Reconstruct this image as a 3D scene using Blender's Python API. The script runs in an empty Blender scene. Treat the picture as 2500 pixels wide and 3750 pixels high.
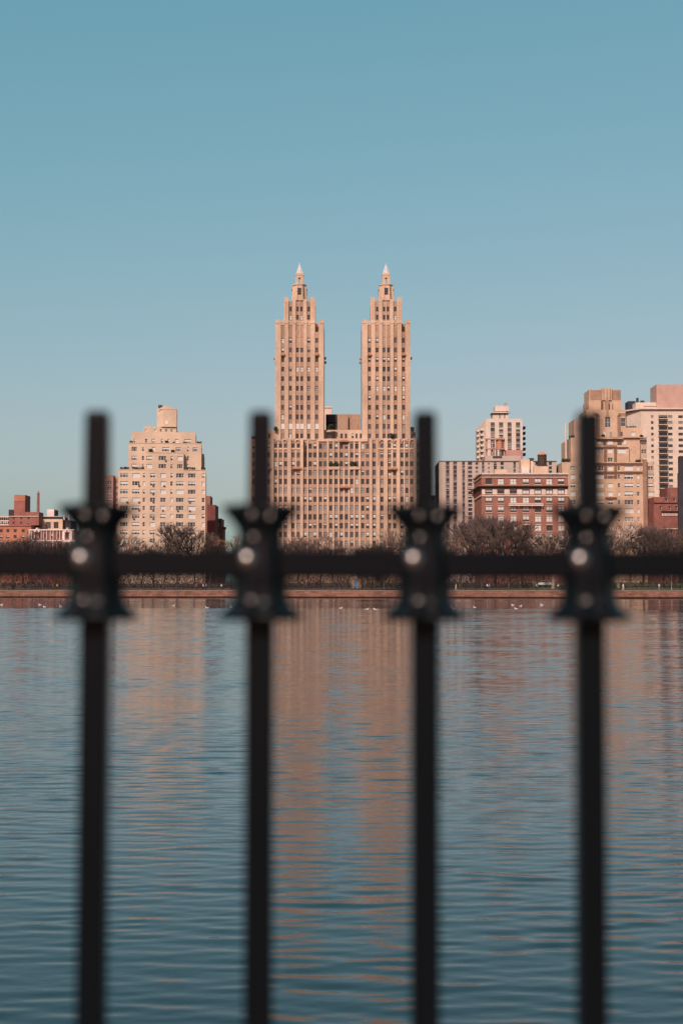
import bpy, bmesh, math, random
from mathutils import Vector, Matrix
R = math.radians
C = bpy.context.scene.collection
sc = bpy.context.scene
rnd = random.Random(7)

# ------------------------------------------------------------------ camera geometry (metres, water at z = 0)
F = 50.0 / 24.0 * 2500.0
T = math.atan((2150.0 - 1875.0) / F)
CAMZ = 2.75
sT, cT = math.sin(T), math.cos(T)
def X(px, D): return (px - 1250.0) / F * D / cT
def Z(py, D):
    v = (1875.0 - py) / F
    return CAMZ + D * (sT + v * cT) / (cT - v * sT)
def on_water(px, py):
    v = (1875.0 - py) / F
    D = -CAMZ * (cT - v * sT) / (sT + v * cT)
    return X(px, D), D

SUN_AZ, SUN_EL = 22.0, 36.0         # the sun stands behind the camera's left shoulder

# ------------------------------------------------------------------ materials
def new_mat(name):
    m = bpy.data.materials.new(name); m.use_nodes = True
    nt = m.node_tree; b = nt.nodes['Principled BSDF']
    return m, nt, b
def plain(name, col, rough=0.8, spec=0.3, metal=0.0):
    m, nt, b = new_mat(name)
    b.inputs['Base Color'].default_value = (*col, 1); b.inputs['Roughness'].default_value = rough
    b.inputs['Specular IOR Level'].default_value = spec; b.inputs['Metallic'].default_value = metal
    return m
def mottled(name, col, var=0.25, scale=0.5, fine=3.0, rough=0.9, tint=None, stretch=(1, 1, 1), bump=0.0, finevar=0.5):
    """masonry, bark, soil: the colour broken by a broad and a fine noise"""
    m, nt, b = new_mat(name); N, L = nt.nodes, nt.links
    g = N.new('ShaderNodeNewGeometry'); mp = N.new('ShaderNodeMapping'); mp.inputs['Scale'].default_value = stretch
    L.new(g.outputs['Position'], mp.inputs['Vector'])
    n1 = N.new('ShaderNodeTexNoise'); n1.inputs['Scale'].default_value = scale; n1.inputs['Detail'].default_value = 5
    n2 = N.new('ShaderNodeTexNoise'); n2.inputs['Scale'].default_value = fine; n2.inputs['Detail'].default_value = 3
    L.new(mp.outputs[0], n1.inputs['Vector']); L.new(mp.outputs[0], n2.inputs['Vector'])
    r1 = N.new('ShaderNodeMapRange'); r1.inputs[1].default_value = .3; r1.inputs[2].default_value = .7
    L.new(n1.outputs['Fac'], r1.inputs[0])
    mx = N.new('ShaderNodeMix'); mx.data_type = 'RGBA'
    t = tint or tuple(c * (1 - var) for c in col)
    mx.inputs['A'].default_value = (*[c * (1 + var * .5) for c in col], 1); mx.inputs['B'].default_value = (*t, 1)
    L.new(r1.outputs[0], mx.inputs['Factor'])
    r2 = N.new('ShaderNodeMapRange'); r2.inputs[1].default_value = .3; r2.inputs[2].default_value = .7
    r2.inputs[3].default_value = 1 - var * finevar; r2.inputs[4].default_value = 1 + var * finevar
    L.new(n2.outputs['Fac'], r2.inputs[0])
    m2 = N.new('ShaderNodeVectorMath'); m2.operation = 'SCALE'
    L.new(mx.outputs['Result'], m2.inputs[0]); L.new(r2.outputs[0], m2.inputs['Scale'])
    L.new(m2.outputs[0], b.inputs['Base Color'])
    b.inputs['Roughness'].default_value = rough; b.inputs['Specular IOR Level'].default_value = .2
    if bump:
        bp = N.new('ShaderNodeBump'); bp.inputs['Strength'].default_value = bump; bp.inputs['Distance'].default_value = .1
        L.new(n2.outputs['Fac'], bp.inputs['Height']); L.new(bp.outputs[0], b.inputs['Normal'])
    return m

M = {}
M['tan'] = mottled('tan_brick', (.475, .340, .242), .24, .14, 2.2, stretch=(1, 1, .45))
M['tan_dark'] = mottled('tan_spandrel_brick', (.335, .220, .150), .28, .16, 2.0, stretch=(1, 1, .4))
M['terracotta'] = mottled('terracotta', (.36, .16, .085), .25, .8, 3)
M['peach'] = mottled('peach_brick', (.492, .370, .265), .18, .12, 2.0)
M['pinkbrick'] = mottled('pink_brick', (.36, .20, .165), .15, .3, 2)
M['slab'] = mottled('pink_slab_brick', (.40, .32, .268), .1, .3, 2)
M['slab_dark'] = mottled('slab_panel', (.14, .11, .105), .25, .5, 2)
M['red'] = mottled('red_brick', (.25, .112, .080), .22, .3, 2.4)
M['orange'] = mottled('orange_red_brick', (.355, .150, .092), .2, .3, 2.4)
M['school_red'] = mottled('school_red_brick', (.25, .102, .082), .2, .3, 2.4)
M['darkred'] = mottled('dark_red_brick', (.17, .055, .05), .25, .3, 2.4)
M['brownred'] = mottled('brown_red_brick', (.215, .085, .068), .3, .3, 2.4)
M['stone'] = mottled('pale_limestone', (.54, .44, .365), .15, .5, 2)
M['whitestone'] = mottled('white_painted_stone', (.62, .53, .48), .12, .5, 2)
M['cream'] = mottled('cream_render', (.55, .40, .28), .15, .4, 2)
M['concrete'] = mottled('pale_concrete', (.53, .43, .345), .12, .3, 2)
M['deco'] = mottled('tawny_brick', (.452, .312, .212), .2, .3, 2)
M['deco_band'] = mottled('brown_banding_brick', (.15, .078, .06), .2, .6, 2)
M['penthouse'] = mottled('rose_brick', (.41, .265, .215), .14, .3, 2)
M['darkbuilding'] = mottled('dark_cladding_and_shade', (.035, .035, .042), .3, .3, 2)  # dark cladding; also stands in for shade on penthouse and right edge block
M['tar'] = mottled('roof_tar_and_shade', (.05, .045, .045), .3, .4, 2)  # roof tar; also the painted shade band under the red house's cornice
M['steel'] = plain('dark_steel', (.03, .03, .032), .5, .4)
M['greymetal'] = plain('grey_metal', (.25, .25, .25), .5, .4)
M['spire'] = mottled('pale_metal_spire', (.50, .47, .47), .15, .8, 3, .45)
M['wood'] = mottled('tank_cedar', (.06, .04, .032), .3, .8, 4, stretch=(4, 4, .4))
M['woodlight'] = mottled('orange_cedar', (.44, .22, .125), .15, .8, 4, stretch=(4, 4, .4))
M['glass'] = plain('dark_glass', (.020, .028, .030), .12, .5)
M['glass2'] = plain('grey_glass', (.062, .066, .072), .15, .5)
M['blind'] = plain('cream_blind', (.49, .49, .45), .8)
M['curtain'] = plain('grey_curtain', (.22, .215, .20), .8)
M['frame_dark'] = plain('dark_frame', (.06, .055, .05), .5)
M['frame_tan'] = plain('tan_frame', (.26, .17, .13), .6)
M['frame_white'] = plain('white_frame', (.55, .55, .51), .5)
M['acbox'] = plain('air_conditioner_metal', (.10, .085, .075), .6)
M['leaf_evergreen'] = mottled('evergreen_leaf', (.05, .055, .03), .4, 1.5, 6)
M['iron'] = plain('black_gloss_iron', (.0028, .0042, .0053), .32, .09)
M['glint_ball'] = plain('glint_ball_metal', (.30, .28, .255), .26, .5, 1.0)  # bright metal for the balls added to catch sun glints
M['bark'] = mottled('grey_brown_bark', (.085, .062, .053), .35, .6, 5, stretch=(3, 3, .6))
M['bark_pale'] = mottled('pale_sycamore_bark', (.30, .225, .18), .35, 1.2, 5)
M['twig'] = mottled('brown_twig', (.085, .062, .055), .35, .3, 2)
M['twig_tan'] = mottled('tan_twig', (.17, .115, .088), .3, .3, 2)
M['leaf_orange'] = mottled('dry_orange_leaf', (.22, .095, .038), .4, .5, 3)
M['dark_leaf'] = mottled('dull_dark_leaf', (.034, .029, .024), .4, .5, 3)
M['bush'] = mottled('brown_undergrowth', (.042, .033, .031), .45, .4, 3)
M['gull'] = plain('white_feather', (.75, .72, .68), .8)
M['gullgrey'] = plain('grey_feather', (.35, .36, .38), .8)
M['beak'] = plain('yellow_beak', (.6, .35, .05), .6)
M['carpaint'] = plain('white_car_paint', (.55, .54, .53), .3, .5)
M['rubber'] = plain('tyre_rubber', (.02, .02, .02), .8)
M['rim'] = plain('alloy_rim', (.4, .4, .42), .35, .5, 1.0)
M['lens'] = plain('headlight_lens', (.6, .6, .62), .15, .5)
M['skin'] = plain('skin', (.45, .27, .2), .6)
M['hair'] = plain('dark_hair', (.03, .02, .017), .7)
M['door_blue'] = plain('blue_door_paint', (.10, .22, .36), .5)
M['lampglass'] = plain('amber_glass', (.75, .30, .03), .3)

def shore_y(x): return 352.0 - .20 * max(-700, min(700, x))

# ground: leaf litter with olive grass towards the right of the park
def ground_mat():
    m = mottled('park_ground', (.105, .072, .05), .35, .12, 1.2)
    nt = m.node_tree; N, L = nt.nodes, nt.links; b = N['Principled BSDF']
    src = b.inputs['Base Color'].links[0].from_socket
    g = N.new('ShaderNodeNewGeometry'); s = N.new('ShaderNodeSeparateXYZ'); L.new(g.outputs['Position'], s.inputs[0])
    n = N.new('ShaderNodeTexNoise'); n.inputs['Scale'].default_value = .07; n.inputs['Detail'].default_value = 4
    L.new(g.outputs['Position'], n.inputs['Vector'])
    a = N.new('ShaderNodeMapRange'); a.inputs[1].default_value = -10; a.inputs[2].default_value = 90
    a.inputs[3].default_value = -.15; a.inputs[4].default_value = .35
    L.new(s.outputs['X'], a.inputs[0])
    ad = N.new('ShaderNodeMath'); L.new(n.outputs['Fac'], ad.inputs[0]); L.new(a.outputs[0], ad.inputs[1])
    r = N.new('ShaderNodeMapRange'); r.inputs[1].default_value = .5; r.inputs[2].default_value = .68
    L.new(ad.outputs[0], r.inputs[0])
    mx = N.new('ShaderNodeMix'); mx.data_type = 'RGBA'; L.new(r.outputs[0], mx.inputs['Factor'])
    L.new(src, mx.inputs['A']); mx.inputs['B'].default_value = (.085, .080, .036, 1)
    L.new(mx.outputs['Result'], b.inputs['Base Color'])
    return m
M['ground'] = ground_mat()
M['path'] = mottled('cinder_path', (.20, .16, .13), .25, .6, 6)
def wall_stone():
    m = mottled('brown_sandstone_blocks', (.195, .105, .075), .3, .5, 2.5)
    nt = m.node_tree; N, L = nt.nodes, nt.links; b = N['Principled BSDF']
    src = b.inputs['Base Color'].links[0].from_socket
    g = N.new('ShaderNodeNewGeometry'); s = N.new('ShaderNodeSeparateXYZ'); L.new(g.outputs['Position'], s.inputs[0])
    c = N.new('ShaderNodeCombineXYZ'); L.new(s.outputs['X'], c.inputs[0]); L.new(s.outputs['Z'], c.inputs[1])
    br = N.new('ShaderNodeTexBrick'); br.inputs['Scale'].default_value = 1.0
    br.inputs['Brick Width'].default_value = 1.3; br.inputs['Row Height'].default_value = .42; br.inputs['Mortar Size'].default_value = .025
    br.inputs['Color1'].default_value = (1.1, 1.05, 1.0, 1); br.inputs['Color2'].default_value = (.75, .72, .7, 1); br.inputs['Mortar'].default_value = (.5, .48, .46, 1)
    L.new(c.outputs[0], br.inputs['Vector'])
    mx = N.new('ShaderNodeMix'); mx.data_type = 'RGBA'; mx.blend_type = 'MULTIPLY'; mx.inputs['Factor'].default_value = 1
    L.new(src, mx.inputs['A']); L.new(br.outputs['Color'], mx.inputs['B'])
    # a tidemark: the wet stones just above the waterline
    r = N.new('ShaderNodeMapRange'); r.inputs[1].default_value = .30; r.inputs[2].default_value = .48; r.inputs[3].default_value = .12; r.inputs[4].default_value = 1
    L.new(s.outputs['Z'], r.inputs[0])
    v = N.new('ShaderNodeVectorMath'); v.operation = 'SCALE'; L.new(mx.outputs['Result'], v.inputs[0]); L.new(r.outputs[0], v.inputs['Scale'])
    L.new(v.outputs[0], b.inputs['Base Color'])
    return m
M['wallstone'] = wall_stone()

def water_mat():
    m, nt, b = new_mat('rippled_water'); N, L = nt.nodes, nt.links
    b.inputs['Base Color'].default_value = (.014, .030, .036, 1)
    b.inputs['Roughness'].default_value = .07; b.inputs['IOR'].default_value = 1.333
    g = N.new('ShaderNodeNewGeometry')
    def wave(scale, stretch, rot, detail=2.0):
        mp = N.new('ShaderNodeMapping'); mp.inputs['Scale'].default_value = (stretch, 1, 1); mp.inputs['Rotation'].default_value = (0, 0, R(rot))
        L.new(g.outputs['Position'], mp.inputs['Vector'])
        n = N.new('ShaderNodeTexNoise'); n.inputs['Scale'].default_value = scale; n.inputs['Detail'].default_value = detail
        n.inputs['Roughness'].default_value = .45
        L.new(mp.outputs[0], n.inputs['Vector']); return n.outputs['Fac']
    def mul(a, k):
        q = N.new('ShaderNodeMath'); q.operation = 'MULTIPLY'; L.new(a, q.inputs[0])
        if isinstance(k, float): q.inputs[1].default_value = k
        else: L.new(k, q.inputs[1])
        return q.outputs[0]
    def add(a, c):
        q = N.new('ShaderNodeMath'); L.new(a, q.inputs[0]); L.new(c, q.inputs[1]); return q.outputs[0]
    h = add(mul(wave(8.0, .6, 6, 3.0), W_AMP[0]), mul(wave(24.0, .7, -9, 2.0), W_AMP[1]))
    bp = N.new('ShaderNodeBump'); bp.inputs['Strength'].default_value = 1; bp.inputs['Distance'].default_value = 1.0
    L.new(h, bp.inputs['Height']); L.new(bp.outputs[0], b.inputs['Normal'])
    return m
W_AMP = (.0040, .0006)
M['water'] = water_mat()

# ------------------------------------------------------------------ mesh builder
class MB:
    def __init__(s): s.v = []; s.f = []; s.m = []
    def face(s, pts, mi=0):
        i = len(s.v); s.v += [tuple(p) for p in pts]; s.f.append(tuple(range(i, i + len(pts)))); s.m.append(mi)
    def box(s, x0, x1, y0, y1, z0, z1, mi=0, skip=''):
        i = len(s.v)
        s.v += [(x0, y0, z0), (x1, y0, z0), (x1, y1, z0), (x0, y1, z0), (x0, y0, z1), (x1, y0, z1), (x1, y1, z1), (x0, y1, z1)]
        for k, q in (('f', (0, 1, 5, 4)), ('r', (1, 2, 6, 5)), ('b', (2, 3, 7, 6)), ('l', (3, 0, 4, 7)), ('t', (4, 5, 6, 7)), ('d', (3, 2, 1, 0))):
            if k not in skip: s.f.append(tuple(i + a for a in q)); s.m.append(mi)
    def openwall(s, x0, x1, z0, z1, y, holes, r, mi=0, mr=None):
        """front wall in the plane y with real openings and reveals of depth r"""
        xs = sorted({round(a, 3) for h in holes for a in h[:2]} | {round(x0, 3), round(x1, 3)})
        rows = {}
        for h in holes: rows.setdefault((round(h[2], 3), round(h[3], 3)), []).append(h)
        zs = sorted({round(x0, 3)} and {a for k in rows for a in k} | {round(z0, 3), round(z1, 3)})
        for za, zb in zip(zs, zs[1:]):
            zm = (za + zb) / 2
            cut = sorted((round(h[0], 3), round(h[1], 3)) for h in holes if h[2] < zm < h[3])
            p = round(x0, 3)
            for a, c in cut:
                if a > p + 1e-4: s.face([(p, y, za), (a, y, za), (a, y, zb), (p, y, zb)], mi)
                p = max(p, c)
            if p < round(x1, 3) - 1e-4: s.face([(p, y, za), (round(x1, 3), y, za), (round(x1, 3), y, zb), (p, y, zb)], mi)
        k = mi if mr is None else mr
        for a, c, e, f in holes:
            s.face([(a, y, e), (a, y, f), (a, y + r, f), (a, y + r, e)], k); s.face([(c, y, f), (c, y, e), (c, y + r, e), (c, y + r, f)], k)
            s.face([(c, y, e), (a, y, e), (a, y + r, e), (c, y + r, e)], k); s.face([(a, y, f), (c, y, f), (c, y + r, f), (a, y + r, f)], k)
    def tube(s, p0, p1, r0, r1, n=4, mi=0, caps=False):
        p0, p1 = Vector(p0), Vector(p1); d = (p1 - p0)
        if d.length < 1e-6: return
        d.normalize(); a = d.orthogonal().normalized(); b = d.cross(a); i = len(s.v)
        for p, r in ((p0, r0), (p1, r1)):
            for k in range(n):
                t = 2 * math.pi * k / n; q = p + a * (r * math.cos(t)) + b * (r * math.sin(t)); s.v.append(tuple(q))
        for k in range(n):
            j = (k + 1) % n; s.f.append((i + k, i + j, i + n + j, i + n + k)); s.m.append(mi)
        if caps:
            s.f.append(tuple(i + n + k for k in range(n))); s.m.append(mi); s.f.append(tuple(i + k for k in range(n - 1, -1, -1))); s.m.append(mi)
    def lathe(s, prof, n, c=(0, 0, 0), mi=0, lobes=0, amp=None, rot=0.0):
        i = len(s.v)
        for q, (r, z) in enumerate(prof):
            for k in range(n):
                t = 2 * math.pi * k / n + rot; rr = r * (1 + (amp[q] * math.cos(lobes * (t - rot)) if lobes else 0))
                s.v.append((c[0] + rr * math.cos(t), c[1] + rr * math.sin(t), c[2] + z))
        for q in range(len(prof) - 1):
            for k in range(n):
                j = (k + 1) % n
                s.f.append((i + q * n + k, i + q * n + j, i + (q + 1) * n + j, i + (q + 1) * n + k)); s.m.append(mi)
        s.f.append(tuple(i + k for k in range(n - 1, -1, -1))); s.m.append(mi)
        e = i + (len(prof) - 1) * n; s.f.append(tuple(e + k for k in range(n))); s.m.append(mi)
    def mesh(s, name, mats, off=(0, 0, 0), smooth=False):
        me = bpy.data.meshes.new(name)
        me.from_pydata([(a - off[0], b - off[1], c - off[2]) for a, b, c in s.v], [], s.f)
        for m in (mats if isinstance(mats, (list, tuple)) else [mats]): me.materials.append(m)
        me.polygons.foreach_set('material_index', s.m)
        if smooth: me.polygons.foreach_set('use_smooth', [True] * len(s.f))
        me.update(); return me
    def build(s, name, mats, parent=None, smooth=False, off=None):
        if off is None: off = tuple(parent.matrix_basis.translation) if parent and parent.parent is None else (0, 0, 0)
        return obj(name, s.mesh(name, mats, off, smooth), parent)
def obj(name, me, parent=None, loc=(0, 0, 0), rz=0.0):
    o = bpy.data.objects.new(name, me); C.objects.link(o); o.location = loc; o.rotation_euler = (0, 0, rz)
    if parent: o.parent = parent
    return o
def tag(o, label, cat, group=None, kind=None):
    o['label'] = label; o['category'] = cat
    if group: o['group'] = group
    if kind: o['kind'] = kind
    return o
def thing(name, label, cat, loc=(0, 0, 0), rz=0.0, group=None):
    return tag(obj(name, None, None, loc, rz), label, cat, group)
def dup(root, loc, rz=0.0, scale=None, label=None):
    r = root.copy(); C.objects.link(r); r.location = loc; r.rotation_euler = (0, 0, rz)
    if scale: r.scale = scale
    if label: r['label'] = label
    for ch in list(root.children):
        c = ch.copy(); C.objects.link(c); c.parent = r
        for g in list(ch.children):
            d = g.copy(); C.objects.link(d); d.parent = c
    return r

# ------------------------------------------------------------------ buildings
FR = {'dark': 'frame_dark', 'tan': 'frame_tan', 'white': 'frame_white'}
def win_geom(mb, cx, y, cz, w, h, style, kind):
    """one window: glass (0/3), frame (1), blind (2), curtain (4)"""
    x0, x1, z0, z1 = cx - w / 2, cx + w / 2, cz - h / 2, cz + h / 2
    g = 3 if style in (3, 4) else 0
    mb.face([(x0, y, z0), (x1, y, z0), (x1, y, z1), (x0, y, z1)], g)
    bl = {1: .45, 2: 1.0, 4: .3, 5: 1.0, 6: .65}.get(style, 0)
    if bl: mb.face([(x0, y - .012, z1 - h * bl), (x1, y - .012, z1 - h * bl), (x1, y - .012, z1), (x0, y - .012, z1)], 4 if style == 5 else 2)
    t = .07 if w < 1.6 else .09
    ya, yb = y - .06, y - .015
    mb.box(x0, x1, ya, yb, z0, z0 + t, 1, 'b'); mb.box(x0, x1, ya, yb, z1 - t, z1, 1, 'b')
    mb.box(x0, x0 + t, ya, yb, z0 + t, z1 - t, 1, 'b'); mb.box(x1 - t, x1, ya, yb, z0 + t, z1 - t, 1, 'b')
    if kind == 'sash': mb.box(x0 + t, x1 - t, ya + .01, yb, cz - .04, cz + .04, 1, 'b')
    elif kind in ('tri', 'pair'):
        fr = (.3, .7) if kind == 'tri' else (.5,)
        for f in fr: mb.box(x0 + w * f - .05, x0 + w * f + .05, ya, yb, z0 + t, z1 - t, 1, 'b')
        e = [x0 + t] + [x0 + w * f for f in fr] + [x1 - t]
        for k, (a, c) in enumerate(zip(e, e[1:])):
            if kind == 'tri' and k == 1: continue
            mb.box(a + .05, c - .05, ya + .01, yb, cz - .03, cz + .03, 1, 'b')
WCACHE = {}
def win_mesh(w, h, style, kind, fr):
    key = (round(w, 2), round(h, 2), style, kind, fr)
    if key not in WCACHE:
        mb = MB(); win_geom(mb, 0, 0, 0, key[0], key[1], style, kind)
        WCACHE[key] = mb.mesh('window', [M['glass'], M[FR[fr]], M['blind'], M['glass2'], M['curtain']])
    return WCACHE[key]

class Building:
    def __init__(s, name, label, D, wall, o=(0, 0, 1), base=2.2, frame='dark', kind='sash', styles=(0, 0, 0, 1, 2, 3, 5), seed=1, accent=None, cx=1250, cat='building'):
        s.D = D; s.o = o; s.rng = random.Random(seed); s.frame = frame; s.kind = kind; s.styles = styles; s.base = base
        s.root = thing(name, label, cat, (X(s.px(cx), D), D, base))
        s.mats = [M[wall], M[accent or wall], M['tar'], M['stone']]; s.mb = MB(); s.wins = []; s.extra = {}
    def px(s, zx): return s.o[0] + zx / s.o[2]
    def py(s, zy): return s.o[1] + zy / s.o[2]
    def x(s, zx, d=0): return X(s.px(zx), s.D + d)
    def z(s, zy, d=0): return Z(s.py(zy), s.D + d)
    def tier(s, x0, x1, ytop, ybot=None, d=0.0, depth=16.0, cols=(), rows=(), wh=None, skip=(), parapet=.5, mi=0, reveal=.28, roof=2, coh=.25, styles=None, kind=None, side='', only=None):
        """a storey block: front wall at distance D+d with a grid of openings. cols: (x0,x1) pairs, rows: centre y; wh: height"""
        a, b = s.x(x0, d), s.x(x1, d); zt = s.z(ytop, d); zb = s.base if ybot is None else s.z(ybot, d); y = s.D + d
        holes = []
        k = s.o[2] * F / (s.D + d)
        for ri, ry in enumerate(rows):
            rowstyle = s.rng.choice(styles or s.styles)
            for ci, c in enumerate(cols):
                if (ri, ci) in skip or (only and (ri, ci) not in only): continue
                w0, w1 = s.x(c[0], d), s.x(c[1], d); hh = (wh if len(c) < 3 else c[2]) / k
                zc = s.z(ry, d)
                if zc - hh / 2 < zb + .1 or zc + hh / 2 > zt - .1: continue
                holes.append((w0, w1, zc - hh / 2, zc + hh / 2))
                st = rowstyle if s.rng.random() < coh else s.rng.choice(styles or s.styles)
                s.wins.append(((w0 + w1) / 2, y + reveal, zc, w1 - w0, hh, st, kind or (c[3] if len(c) > 3 else s.kind)))
        s.mb.openwall(a, b, zb, zt, y, holes, reveal, mi)
        s.mb.box(a, b, y, y + depth, zb, zt, mi, 'ftd')
        s.mb.face([(a, y, zt - parapet), (b, y, zt - parapet), (b, y + depth, zt - parapet), (a, y + depth, zt - parapet)], roof)
        # parapet's inner faces and coping
        p = .3
        s.mb.face([(a, y, zt), (b, y, zt), (b - p, y + p, zt), (a + p, y + p, zt)], mi); s.mb.face([(a + p, y + p, zt), (b - p, y + p, zt), (b - p, y + p, zt - parapet), (a + p, y + p, zt - parapet)], mi)
        s.mb.face([(b, y, zt), (b, y + depth, zt), (b - p, y + depth - p, zt), (b - p, y + p, zt)], mi); s.mb.face([(a, y + depth, zt), (a, y, zt), (a + p, y + p, zt), (a + p, y + depth - p, zt)], mi)
        s.mb.face([(a + p, y + depth - p, zt), (b - p, y + depth - p, zt), (b, y + depth, zt), (a, y + depth, zt)], mi)
        return a, b, zt, y
    def bar(s, x0, x1, y0, y1, d=0.0, out=.25, mi=0, into=.05):
        """a pier, band or cornice standing proud of the wall at D+d"""
        s.mb.box(s.x(x0, d), s.x(x1, d), s.D + d - out, s.D + d + into, s.z(y1, d), s.z(y0, d), mi)
    def block(s, x0, x1, y0, y1, d=0.0, depth=5.0, mi=0, mb=None):
        (mb or s.mb).box(s.x(x0, d), s.x(x1, d), s.D + d, s.D + d + depth, s.z(y1, d), s.z(y0, d), mi)
    def part(s, name, mb, mats, smooth=False):
        return mb.build(name, mats, s.root, smooth)
    def boxpart(s, name, x0, x1, y0, y1, d, depth, mat):
        mb = MB(); s.block(x0, x1, y0, y1, d, depth, 0, mb); return s.part(name, mb, mat)
    def done(s):
        s.part('wall', s.mb, s.mats)
        ws = sorted(s.wins, key=lambda w: -w[3] * w[4])
        r = s.root.location
        for cx, y, cz, w, h, st, kd in ws[:100]:
            obj('window', win_mesh(w, h, st, kd, s.frame), s.root, (cx - r.x, y - r.y, cz - r.z))
        if len(ws) > 100:
            mb = MB()
            for w in ws[100:]: win_geom(mb, *w)
            o = s.part('window', mb, [M['glass'], M[FR[s.frame]], M['blind'], M['glass2'], M['curtain']]); o['kind'] = 'stuff'
        return s.root

def tank_thing(label, px, pytop, pyeave, pybot, pyleg, w, D, body, roof):
    """roof-top water tank: staved drum, conical lid, steel dunnage"""
    cx = X(px, D); r = w / 2 * D / F; zb = Z(pybot, D); zl = Z(pyleg, D); ze = Z(pyeave, D); zt = Z(pytop, D); cy = D + r
    t = thing('water_tank', label, 'water tank', (cx, cy, zl))
    mb = MB(); mb.lathe([(r, zb), (r * .97, ze)], 20, (cx, cy, 0))
    for k in range(4):
        zz = zb + (ze - zb) * (k + .5) / 4; mb.lathe([(r * 1.0, zz - .04), (r * 1.02, zz - .03), (r * 1.02, zz + .03), (r * 1.0, zz + .04)], 20, (cx, cy, 0), 1)
    mb.build('drum', [M[body], M['steel']], t)
    mb = MB(); mb.lathe([(r * 1.08, ze), (r * 1.08, ze + .12), (r * .5, (ze + zt) / 2 + .1), (.1, zt)], 20, (cx, cy, 0)); mb.build('lid', M[roof], t)
    mb = MB(); mb.box(cx - r * 1.1, cx + r * 1.1, cy - r * 1.05, cy + r * 1.05, zb - .3, zb - .002)
    mb.build('platform', M['steel'], t)
    for sx in (-1, 1):
        for sy in (-1, 1):
            mb = MB(); mb.box(cx + sx * r * .8 - .12, cx + sx * r * .8 + .12, cy + sy * r * .8 - .12, cy + sy * r * .8 + .12, zl, zb - .3); mb.build('leg', M['steel'], t)
    return t

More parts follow.
